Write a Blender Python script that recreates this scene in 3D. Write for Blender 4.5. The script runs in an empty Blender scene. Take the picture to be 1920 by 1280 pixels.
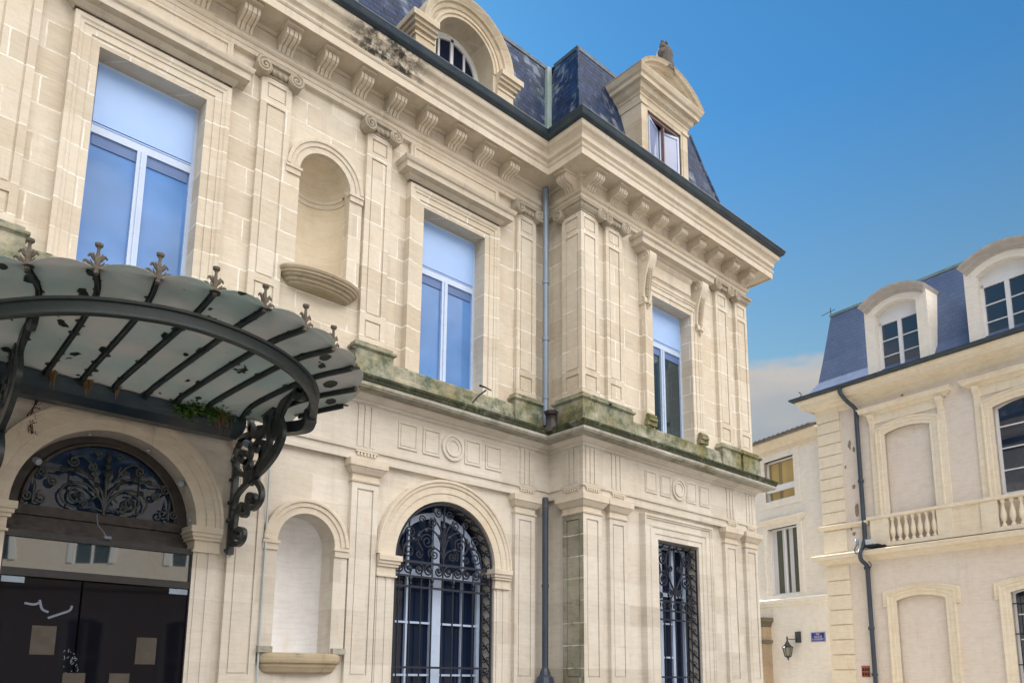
import bpy, bmesh, math, random
from mathutils import Vector, Matrix
from mathutils.geometry import tessellate_polygon
R = math.radians
random.seed(7)
scene = bpy.context.scene
COL = scene.collection

# ------------------------------------------------------------------ camera
cam_d = bpy.data.cameras.new("camera"); cam = bpy.data.objects.new("camera", cam_d); COL.objects.link(cam)
A, B, K = 0.7312938, 0.1739680, 0.0088181
fw = Vector((math.sin(A)*math.cos(B), math.cos(A)*math.cos(B), math.sin(B)))
rt = Vector((math.cos(A), -math.sin(A), 0)); up = rt.cross(fw)
r2 = rt*math.cos(K)+up*math.sin(K); u2 = -rt*math.sin(K)+up*math.cos(K)
M = Matrix((( r2.x, u2.x, -fw.x, 0), (r2.y, u2.y, -fw.y, -9.0), (r2.z, u2.z, -fw.z, 1.6), (0, 0, 0, 1)))
cam.matrix_world = M
cam_d.sensor_fit = 'HORIZONTAL'; cam_d.sensor_width = 36
cam_d.lens = 36*1444.71/1920; cam_d.shift_y = 374.08/1920
cam_d.clip_start = 0.1; cam_d.clip_end = 3000
scene.camera = cam
scene.render.resolution_x = 1024; scene.render.resolution_y = 682

# ------------------------------------------------------------------ light
SUN_AZ, SUN_EL = R(12), R(36)          # azimuth from +Y towards +X
scene.view_settings.view_transform = 'Standard'; scene.view_settings.look = 'None'
scene.view_settings.gamma = 1; scene.view_settings.exposure = 1.70
w = bpy.data.worlds.new("World"); scene.world = w; w.use_nodes = True
nt = w.node_tree; nt.nodes.clear()
def wn(t, **k):
    n = nt.nodes.new(t)
    for a, b in k.items(): setattr(n, a, b)
    return n
sky = wn('ShaderNodeTexSky', sky_type='NISHITA', sun_disc=False, sun_elevation=SUN_EL, sun_rotation=SUN_AZ, altitude=100, air_density=1.0, dust_density=.35, ozone_density=3.2)
tc = wn('ShaderNodeTexCoord'); sep = wn('ShaderNodeSeparateXYZ'); nt.links.new(tc.outputs['Generated'], sep.inputs[0])
mp = wn('ShaderNodeMapping'); mp.inputs['Scale'].default_value = (2.2, 2.2, 9.0); nt.links.new(tc.outputs['Generated'], mp.inputs[0])
nz = wn('ShaderNodeTexNoise'); nz.inputs['Scale'].default_value = 1.6; nz.inputs['Detail'].default_value = 7; nz.inputs['Roughness'].default_value = .55
nt.links.new(mp.outputs[0], nz.inputs['Vector'])
hz = wn('ShaderNodeMapRange'); hz.inputs['From Min'].default_value = .02; hz.inputs['From Max'].default_value = .0; nt.links.new(sep.outputs['Z'], hz.inputs['Value'])
ad = wn('ShaderNodeMath', operation='MULTIPLY_ADD'); ad.inputs[1].default_value = .9; nt.links.new(nz.outputs['Fac'], ad.inputs[0]); nt.links.new(hz.outputs[0], ad.inputs[2])
cm = wn('ShaderNodeMapRange'); cm.inputs['From Min'].default_value = .78; cm.inputs['From Max'].default_value = 1.25; nt.links.new(ad.outputs[0], cm.inputs['Value'])
# unseen bright cloud added behind the camera (towards -Y) to brighten the walls
cy = wn('ShaderNodeMapRange'); cy.inputs['From Min'].default_value = .15; cy.inputs['From Max'].default_value = -.45; nt.links.new(sep.outputs['Y'], cy.inputs['Value'])
cb = wn('ShaderNodeMapRange'); cb.inputs['From Min'].default_value = .36; cb.inputs['From Max'].default_value = .56; nt.links.new(nz.outputs['Fac'], cb.inputs['Value'])
cc = wn('ShaderNodeMath', operation='MULTIPLY'); nt.links.new(cy.outputs[0], cc.inputs[0]); nt.links.new(cb.outputs[0], cc.inputs[1])
ce = wn('ShaderNodeMapRange'); ce.inputs['From Min'].default_value = .12; ce.inputs['From Max'].default_value = .55; nt.links.new(sep.outputs['Z'], ce.inputs['Value'])
cc2 = wn('ShaderNodeMath', operation='MULTIPLY'); nt.links.new(cc.outputs[0], cc2.inputs[0]); nt.links.new(ce.outputs[0], cc2.inputs[1]); cc = cc2
mx = wn('ShaderNodeMath', operation='MAXIMUM', use_clamp=True); nt.links.new(cm.outputs[0], mx.inputs[0]); nt.links.new(cc.outputs[0], mx.inputs[1])
tr_ = wn('ShaderNodeMapRange'); tr_.inputs['From Min'].default_value = .26; tr_.inputs['From Max'].default_value = .62; nt.links.new(sep.outputs['Z'], tr_.inputs['Value'])
tcol = wn('ShaderNodeMixRGB'); tcol.inputs['Color1'].default_value = (.80, .78, .52, 1); tcol.inputs['Color2'].default_value = (.30, .70, .84, 1); nt.links.new(tr_.outputs[0], tcol.inputs['Fac'])
tint = wn('ShaderNodeMixRGB', blend_type='MULTIPLY'); tint.inputs['Fac'].default_value = 1; nt.links.new(sky.outputs[0], tint.inputs['Color1']); nt.links.new(tcol.outputs[0], tint.inputs['Color2'])
mix = wn('ShaderNodeMixRGB'); mix.inputs['Color2'].default_value = (15.5, 13.6, 12.4, 1)
mcl = wn('ShaderNodeMath', operation='MULTIPLY'); mcl.inputs[1].default_value = .8; nt.links.new(mx.outputs[0], mcl.inputs[0])
nt.links.new(mcl.outputs[0], mix.inputs['Fac'])
ccol = wn('ShaderNodeMixRGB'); ccol.inputs['Color1'].default_value = (4.6, 4.2, 3.9, 1); ccol.inputs['Color2'].default_value = (36, 33.2, 30.0, 1); nt.links.new(cy.outputs[0], ccol.inputs['Fac']); nt.links.new(ccol.outputs[0], mix.inputs['Color2']); nt.links.new(tint.outputs[0], mix.inputs['Color1'])
mp2 = wn('ShaderNodeMapping'); mp2.inputs['Scale'].default_value = (3, 3, 8); nt.links.new(tc.outputs['Generated'], mp2.inputs[0])
nz2 = wn('ShaderNodeTexNoise'); nz2.inputs['Scale'].default_value = 2.4; nz2.inputs['Detail'].default_value = 8; nt.links.new(mp2.outputs[0], nz2.inputs['Vector'])
ed = wn('ShaderNodeMath', operation='MULTIPLY_ADD'); ed.inputs[1].default_value = .10; nt.links.new(nz2.outputs['Fac'], ed.inputs[0]); nt.links.new(sep.outputs['Z'], ed.inputs[2])
lm = wn('ShaderNodeMapRange'); lm.interpolation_type = 'SMOOTHSTEP'; lm.inputs['From Min'].default_value = .430; lm.inputs['From Max'].default_value = .408; lm.inputs['To Max'].default_value = .85; nt.links.new(ed.outputs[0], lm.inputs['Value'])
lc = wn('ShaderNodeMapRange'); lc.inputs['From Min'].default_value = .35; lc.inputs['From Max'].default_value = .41; nt.links.new(ed.outputs[0], lc.inputs['Value'])
lcc = wn('ShaderNodeMixRGB'); lcc.inputs['Color1'].default_value = (1.9, 2.0, 2.15, 1); lcc.inputs['Color2'].default_value = (3.1, 2.75, 2.45, 1); nt.links.new(lc.outputs[0], lcc.inputs['Fac'])
mix2 = wn('ShaderNodeMixRGB'); nt.links.new(lm.outputs[0], mix2.inputs['Fac']); nt.links.new(mix.outputs[0], mix2.inputs['Color1']); nt.links.new(lcc.outputs[0], mix2.inputs['Color2']); mix = mix2
bg = wn('ShaderNodeBackground'); bg.inputs['Strength'].default_value = .060
out = wn('ShaderNodeOutputWorld'); nt.links.new(mix.outputs[0], bg.inputs[0]); nt.links.new(bg.outputs[0], out.inputs[0])
sd = bpy.data.lights.new("sun", 'SUN'); sd.energy = 3.0; sd.angle = R(.55); sd.color = (1, .93, .82)
so = bpy.data.objects.new("sun", sd); COL.objects.link(so)
sdir = Vector((math.sin(SUN_AZ)*math.cos(SUN_EL), math.cos(SUN_AZ)*math.cos(SUN_EL), math.sin(SUN_EL)))
so.rotation_euler = sdir.to_track_quat('Z', 'Y').to_euler()

# ------------------------------------------------------------------ materials
def new_mat(name):
    m = bpy.data.materials.new(name); m.use_nodes = True
    t = m.node_tree; b = t.nodes['Principled BSDF']
    return m, t, b
class N:
    """tiny node helper"""
    def __init__(s, t): s.t = t
    def n(s, typ, **k):
        o = s.t.nodes.new(typ)
        for a, b in k.items(): setattr(o, a, b)
        return o
    def l(s, a, b): s.t.links.new(a, b)
    def pos(s): return s.n('ShaderNodeNewGeometry').outputs['Position']
    def math(s, op, a, b=None, c=None, clamp=False):
        o = s.n('ShaderNodeMath', operation=op, use_clamp=clamp)
        for i, x in enumerate((a, b, c)):
            if x is None: continue
            if isinstance(x, (int, float)): o.inputs[i].default_value = x
            else: s.l(x, o.inputs[i])
        return o.outputs[0]
    def noise(s, vec, scale, detail=4, rough=.55, sc=None):
        if sc is not None:
            m = s.n('ShaderNodeMapping'); m.inputs['Scale'].default_value = sc; s.l(vec, m.inputs[0]); vec = m.outputs[0]
        o = s.n('ShaderNodeTexNoise'); o.inputs['Scale'].default_value = scale; o.inputs['Detail'].default_value = detail; o.inputs['Roughness'].default_value = rough
        s.l(vec, o.inputs['Vector']); return o.outputs['Fac']
    def rng(s, v, a, b, c=0., d=1.):
        o = s.n('ShaderNodeMapRange'); s.l(v, o.inputs['Value'])
        for k, x in zip(('From Min', 'From Max', 'To Min', 'To Max'), (a, b, c, d)): o.inputs[k].default_value = x
        return o.outputs[0]
    def mix(s, f, a, b, blend='MIX'):
        o = s.n('ShaderNodeMixRGB', blend_type=blend)
        for i, x in zip((0, 1, 2), (f, a, b)):
            if isinstance(x, (int, float)): o.inputs[i].default_value = x
            elif isinstance(x, tuple): o.inputs[i].default_value = (*x, 1)
            else: s.l(x, o.inputs[i])
        return o.outputs[0]
    def bump(s, h, strength, dist, b):
        o = s.n('ShaderNodeBump'); o.inputs['Strength'].default_value = strength; o.inputs['Distance'].default_value = dist
        s.l(h, o.inputs['Height']); s.l(o.outputs[0], b.inputs['Normal'])

def stone(name, base, warm, joint=.5, moss=0., grime=.35, row=.352, width=.78, jcol=(.66, .62, .53), jw=.010, zoff=.018, rough=.85, bvar=None):
    m, t, b = new_mat(name); k = N(t)
    p = k.pos(); s = k.n('ShaderNodeSeparateXYZ'); k.l(p, s.inputs[0]); x, y, z = s.outputs
    u = k.math('ADD', x, y)
    wob = k.math('MULTIPLY_ADD', k.noise(p, 5, 3), .022, -.011)
    cv = k.n('ShaderNodeCombineXYZ'); k.l(k.math('ADD', u, wob), cv.inputs[0]); k.l(k.math('ADD', k.math('ADD', z, zoff), wob), cv.inputs[1])
    br = k.n('ShaderNodeTexBrick'); br.offset = .5; br.inputs['Scale'].default_value = 1
    br.inputs['Color1'].default_value = (0, 0, 0, 1); br.inputs['Color2'].default_value = (1, 1, 1, 1); br.inputs['Mortar'].default_value = (.5, .5, .5, 1)
    br.inputs['Mortar Size'].default_value = jw; br.inputs['Mortar Smooth'].default_value = .35; br.inputs['Bias'].default_value = 0
    br.inputs['Brick Width'].default_value = width; br.inputs['Row Height'].default_value = row
    k.l(cv.outputs[0], br.inputs['Vector'])
    big = k.noise(p, .9, 5, .6); med = k.noise(p, 6, 6, .62); fine = k.noise(p, 55, 3, .6)
    bed = k.noise(p, 3, 5, .6, (1.2, 1.2, 9))
    c = k.mix(k.rng(big, .3, .7), base, warm)
    c = k.mix(k.math('MULTIPLY', k.rng(med, .35, .72), .35), c, tuple(min(1, q*1.22) for q in base))
    c = k.mix(k.math('MULTIPLY', k.rng(bed, .48, .75), .40), c, tuple(q*.74 for q in warm))
    c = k.mix((.26 if joint > .15 else .10 if joint > .05 else .0) if bvar is None else bvar, c, br.outputs['Color'], 'SOFT_LIGHT')
    c = k.mix(k.math('MULTIPLY', k.rng(fine, .55, .8), .10), c, (.14, .11, .08))
    # vertical run-off streaks
    st = k.noise(p, 1.0, 5, .65, (5.5, 5.5, .55))
    c = k.mix(k.math('MULTIPLY', k.rng(st, .56, .82), grime), c, tuple(q*.42 for q in base))
    st2 = k.noise(p, 1.7, 4, .6, (3.0, 3.0, .7))
    c = k.mix(k.math('MULTIPLY', k.rng(st2, .58, .8), .30), c, (.60, .41, .22))
    jm = k.math('MULTIPLY', br.outputs['Fac'], k.rng(k.noise(p, 2.3, 4, .7), .38, .56))
    c = k.mix(k.math('MULTIPLY', jm, joint), c, jcol)
    if moss:
        mn = k.noise(p, 4.5, 8, .7); mn2 = k.noise(p, 1.1, 5, .6); mn3 = k.noise(p, 17, 5, .7)
        gr = k.mix(k.rng(mn2, .40, .60), (.135, .19, .16), (.19, .175, .07))
        gr = k.mix(k.math('MULTIPLY', k.rng(mn3, .45, .75), .45), gr, (.32, .33, .27))
        gr = k.mix(k.math('MULTIPLY', k.rng(mn, .50, .70), .75), gr, (.040, .060, .040))
        c = k.mix(k.rng(k.math('ADD', k.math('MULTIPLY', mn, .6), k.math('MULTIPLY', mn2, .4)), .60-moss*.35, .78-moss*.35), c, gr)
    k.l(c, b.inputs['Base Color']); b.inputs['Roughness'].default_value = rough
    try: b.inputs['Specular IOR Level'].default_value = .25
    except Exception: pass
    h = k.math('MULTIPLY_ADD', br.outputs['Fac'], .6*joint, k.math('MULTIPLY_ADD', fine, .5, k.math('MULTIPLY', med, .9)))
    k.bump(h, .42, .012, b)
    return m
LIME = (.63, .585, .50); LIMEW = (.62, .54, .43)
M_UP = stone('limestone_upper', LIME, LIMEW, 1.0, jw=.0115, jcol=(.84, .82, .76))
M_LO = stone('limestone_lower', (.63, .595, .54), (.61, .56, .48), .22, grime=.28)
M_MO = stone('limestone_moulding', (.65, .60, .515), (.62, .54, .43), .12, grime=.62, row=3.3, width=1.3)
M_MOSS = stone('mossy_stone', (.48, .45, .36), (.40, .35, .25), .2, moss=.66, grime=.5, row=2.9, width=1.1)
M_MOSSD, _t, _b = new_mat('dark_moss'); _k = N(_t); _p = _k.pos(); _n = _k.noise(_p, 7, 8, .75); _n2 = _k.noise(_p, 1.6, 4, .6)
_c = _k.mix(_k.rng(_n, .38, .62), (.022, .036, .014), (.085, .095, .050)); _c = _k.mix(_k.math('MULTIPLY', _k.rng(_k.noise(_p, 3.1, 6, .7), .55, .68), .75), _c, (.30, .30, .25)); _c = _k.mix(_k.math('MULTIPLY', _k.rng(_n2, .52, .64), .6), _c, (.05, .05, .042))
_k.l(_c, _b.inputs['Base Color']); _b.inputs['Roughness'].default_value = .95; _k.bump(_n, 1.0, .04, _b)
M_LEDGE = stone('weathered_ledge', (.52, .51, .46), (.22, .21, .17), .1, moss=.30, grime=.95, row=2.9, width=1.4)
M_DORM = stone('dormer_stone', (.60, .55, .45), (.56, .46, .33), .55, grime=.5, row=.42, width=.6)
def stain_patch(mat, x0, wd, z0, z1):
    t = mat.node_tree; k = N(t); b = t.nodes['Principled BSDF']; p = k.pos(); s = k.n('ShaderNodeSeparateXYZ'); k.l(p, s.inputs[0])
    dx = k.math('ABSOLUTE', k.math('SUBTRACT', s.outputs[0], x0)); inx = k.rng(dx, wd, wd*.4); inz = k.math('MULTIPLY', k.rng(s.outputs[2], z0, z0+.08), k.rng(s.outputs[2], z1+.02, z1))
    n_ = k.rng(k.noise(p, 6, 6, .7), .42, .55); f_ = k.math('MULTIPLY', k.math('MULTIPLY', inx, inz), n_)
    old = b.inputs['Base Color'].links[0].from_socket; k.l(k.mix(k.math('MULTIPLY', f_, .93), old, (.035, .037, .032)), b.inputs['Base Color'])
M_CORN = stone('cornice_stone', (.65, .60, .515), (.62, .54, .43), .12, grime=.55, row=3.3, width=1.3)
stain_patch(M_CORN, 5.15, .85, 10.30, 10.70)
M_CAP = stone('weathered_capital', (.46, .42, .35), (.36, .31, .24), .0, grime=.9)
M_HOOD = stone('weathered_hood', (.62, .575, .495), (.53, .47, .38), .0, grime=.85)
M_NICHE = stone('niche_plaster', (.80, .80, .80), (.76, .76, .77), .0, grime=.12)
M_CREAM = stone('cream_render', (.72, .665, .61), (.70, .62, .55), .0, grime=.22)
M_YEL = stone('yellow_stone', (.78, .72, .60), (.76, .66, .51), .12, grime=.18, row=3, width=1.2)
M_WHITEW = stone('white_render', (.82, .79, .73), (.80, .75, .67), .0, grime=.10)

def slate(name, lich=.35, g=1., pl_=.8, cols=None):
    m, t, b = new_mat(name); k = N(t)
    p = k.pos(); s = k.n('ShaderNodeSeparateXYZ'); k.l(p, s.inputs[0])
    cv = k.n('ShaderNodeCombineXYZ'); k.l(k.math('ADD', s.outputs[0], s.outputs[1]), cv.inputs[0]); k.l(s.outputs[2], cv.inputs[1])
    br = k.n('ShaderNodeTexBrick'); br.offset = .5; br.inputs['Scale'].default_value = 1
    br.inputs['Color1'].default_value = (.008, .020, .062, 1); br.inputs['Color2'].default_value = (.022, .050, .135, 1); br.inputs['Mortar'].default_value = (.004, .007, .018, 1)
    br.inputs['Mortar Size'].default_value = .008; br.inputs['Mortar Smooth'].default_value = .2; br.inputs['Brick Width'].default_value = .20; br.inputs['Row Height'].default_value = .125
    k.l(cv.outputs[0], br.inputs['Vector'])
    wn_ = k.n('ShaderNodeTexWhiteNoise'); wn_.noise_dimensions = '2D'
    sn = k.n('ShaderNodeVectorMath', operation='SNAP'); sn.inputs[1].default_value = (.2, .125, 1); k.l(cv.outputs[0], sn.inputs[0]); k.l(sn.outputs[0], wn_.inputs['Vector'])
    if cols:
        for q, v in zip(('Color1', 'Color2', 'Mortar'), cols): br.inputs[q].default_value = (*v, 1)
    ln = k.noise(p, .9, 5, .7, (3, 3, .55)); sp = k.noise(p, 13, 4, .7)
    c = br.outputs['Color']
    pale = k.math('MULTIPLY', k.rng(ln, .50, .64), k.rng(wn_.outputs['Value'], .35, .75))
    c = k.mix(k.math('MULTIPLY', pale, pl_), c, (.30, .36, .44))
    c = k.mix(k.math('MULTIPLY', k.math('MULTIPLY', k.rng(k.noise(p, 1.1, 4, .6, (2.5, 2.5, .8)), .52, .66), k.rng(sp, .42, .6)), lich), c, (.19, .24, .13))
    k.l(c, b.inputs['Base Color']); b.inputs['Specular IOR Level'].default_value = .22
    k.l(k.rng(sp, .3, .7, .38, .6), b.inputs['Roughness'])
    k.bump(k.math('MULTIPLY_ADD', wn_.outputs['Value'], .6, k.math('MULTIPLY', br.outputs['Fac'], -1.2)), .15 if cols else .8, .012, b)
    return m
M_SLATE = slate('slate'); M_SLATE2 = slate('slate_far', .16, 1, .0, ((.105, .150, .27), (.125, .175, .30), (.085, .125, .24)))

def plain(name, col, rough=.5, metal=0., var=.25, scale=8, col2=None, bump=.1, ior=None, streak=False):
    m, t, b = new_mat(name); k = N(t); p = k.pos()
    n1 = k.noise(p, scale, 5, .6, (1, 1, .25) if streak else None)
    c2 = col2 or tuple(q*(1-var) for q in col)
    k.l(k.mix(k.rng(n1, .35, .68), col, c2), b.inputs['Base Color'])
    k.l(k.rng(k.noise(p, scale*3, 3), .3, .7, rough*.8, min(1, rough*1.2)), b.inputs['Roughness'])
    b.inputs['Metallic'].default_value = metal
    if ior: b.inputs['IOR'].default_value = ior
    if bump: k.bump(n1, bump, .01, b)
    return m
M_IRON = plain('painted_iron', (.014, .021, .026), .42, .0, .35, 14, (.045, .055, .055), .3)
M_IRONB = plain('iron_blue_black', (.007, .013, .030), .55, .0, .3, 14, None, .2)
M_CANOPY = plain('canopy_iron', (.032, .048, .052), .45, 0., .3, 10, (.030, .040, .040), .3)
M_RUST = plain('rusted_cast_iron', (.14, .122, .088), .75, 0., .4, 25, (.09, .07, .06), .5)
M_GUT = plain('gutter_paint', (.020, .040, .070), .35, .0, .2, 4, (.045, .07, .085), .1)
M_ZINC = plain('zinc_pipe', (.24, .31, .42), .4, .25, .3, 5, (.20, .26, .33), .1, streak=True)
M_DPIPE = plain('dark_pipe', (.030, .042, .070), .4, .0, .3, 6, (.05, .07, .10), .1, streak=True)
M_LEAD = plain('lead_flashing', (.26, .33, .33), .5, .2, .3, 3, (.16, .25, .22), .1, streak=True)
M_RIDGE = plain('ridge_lead', (.10, .13, .17), .5, .1, .3, 4)
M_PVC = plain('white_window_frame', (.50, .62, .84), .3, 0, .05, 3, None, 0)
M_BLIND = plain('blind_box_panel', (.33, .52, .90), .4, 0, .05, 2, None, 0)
M_PVC2 = plain('white_frame_far', (.78, .80, .84), .4, 0, .05, 3, None, 0)
M_BRONZE = plain('dark_door_frame', (.020, .020, .023), .4, .3, .2, 5, None, .05)
M_WOOD = plain('old_brown_wood', (.036, .026, .021), .55, 0, .4, 6, (.016, .012, .013), .3)
M_PAPER = plain('brown_paper', (.070, .060, .050), .8, 0, .15, 4, None, .1)
M_WHITEP = plain('white_tape', (.16, .19, .25), .6, 0, .1, 9, None, 0)
M_DRY = plain('dry_plant', (.30, .20, .09), .9, 0, .4, 30, (.20, .12, .05), .4)
M_LEAF = plain('green_leaf', (.07, .16, .025), .6, 0, .4, 30, (.035, .10, .015), .2)
M_CURT = plain('net_curtain', (.62, .62, .66), .9, 0, .1, 3, None, .1, streak=True)
M_BRICK = plain('red_vent', (.40, .12, .08), .8, 0, .3, 9, None, .2)
M_BLACK = plain('dark_interior', (.012, .014, .018), .8, 0, .3, 5, None, 0)
M_ENAMEL = plain('blue_enamel', (.02, .03, .28), .3, 0, .1, 5, None, 0)
M_LETTER = plain('white_enamel', (.75, .77, .80), .4, 0, .02, 5, None, 0)
M_PLASTIC = plain('pale_plastic', (.62, .64, .66), .4, 0, .1, 5, None, 0)
M_LINT = plain('ochre_curtain', (.55, .40, .16), .9, 0, .3, 3, (.45, .33, .15), .1, streak=True)
M_PATCH = plain('bare_patch', (.30, .26, .21), .9, 0, .4, 12)
M_TILE = plain('grey_roof_tiles', (.22, .20, .19), .8, 0, .4, 9, None, .4)

def glass(name, col, ior=1.8, rough=.02, wav=.0):
    m, t, b = new_mat(name); k = N(t)
    p = k.pos(); n1 = k.noise(p, .8, 3)
    k.l(k.mix(k.rng(n1, .35, .65), col, tuple(q*.72 for q in col)), b.inputs['Base Color'])
    b.inputs['Roughness'].default_value = rough; b.inputs['IOR'].default_value = ior
    if wav: k.bump(k.noise(p, 1.6, 1), wav, .01, b)
    return m
G_UP = glass('upper_glass_painted_sky', (.13, .30, .68), 1.35, .03, .03)  # reflected sky is painted into the blue base colour
G_PAV = glass('pavilion_window_glass', (.02, .045, .06), 1.9, .02, .08)
G_DOOR = glass('door_glass', (.006, .006, .010), 1.16, .04, .06)
G_TRANS = glass('mirror_transom_glass', (.03, .045, .045), 1.95, .02, .12)
G_LUN = glass('lunette_glass', (.02, .045, .10), 1.4, .05, .1)
G_LOW = glass('ground_window_glass', (.008, .016, .045), 1.3, .05, .1)
G_FAR = glass('far_window_glass', (.02, .035, .07), 1.9, .03, .1)

def canopy_glass():
    m, t, b = new_mat('ribbed_wired_glass'); k = N(t); p = k.pos()
    nb = k.noise(p, 1.5, 4, .6); spots = k.n('ShaderNodeTexVoronoi'); spots.inputs['Scale'].default_value = 3.1; spots.inputs['Randomness'].default_value = 1
    mpn = k.n('ShaderNodeMapping'); mpn.inputs['Scale'].default_value = (1, .75, .3); k.l(p, mpn.inputs[0]); k.l(mpn.outputs[0], spots.inputs['Vector'])
    thr = k.math('ADD', spots.outputs['Distance'], k.math('MULTIPLY_ADD', k.noise(p, 16, 3), .10, k.math('MULTIPLY_ADD', k.noise(p, .8, 2), -.45, .16)))
    sx = k.n('ShaderNodeSeparateXYZ'); k.l(p, sx.inputs[0])
    spot = k.rng(k.math('ADD', k.noise(p, 5.0, 3, .5, (1, .8, .3)), k.math('MULTIPLY', k.math('SUBTRACT', 2.2, sx.outputs[0]), .025)), .675, .69)
    spot = k.math('MAXIMUM', spot, k.rng(thr, .15, .14))
    c = k.mix(k.rng(nb, .38, .62), (.55, .62, .60), (.66, .64, .62))
    c = k.mix(k.math('MULTIPLY', k.rng(k.noise(p, 1.3, 4, .6), .45, .65), .55), c, (.40, .48, .45))
    c = k.mix(spot, c, (.010, .012, .010))
    tr = k.n('ShaderNodeBsdfTranslucent'); k.l(c, tr.inputs[0])
    b.inputs['Roughness'].default_value = .28; k.l(k.mix(.45, c, (.12, .17, .16)), b.inputs['Base Color'])
    s = k.n('ShaderNodeSeparateXYZ'); k.l(p, s.inputs[0])
    wv = k.n('ShaderNodeTexWave'); wv.inputs['Scale'].default_value = 9; wv.bands_direction = 'Y'; k.l(p, wv.inputs['Vector'])
    k.bump(wv.outputs['Fac'], .35, .006, b)
    ms = k.n('ShaderNodeMixShader'); ms.inputs[0].default_value = .5
    k.l(b.outputs[0], ms.inputs[1]); k.l(tr.outputs[0], ms.inputs[2])
    k.l(ms.outputs[0], t.nodes['Material Output'].inputs['Surface'])
    return m
G_CAN = canopy_glass()

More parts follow.
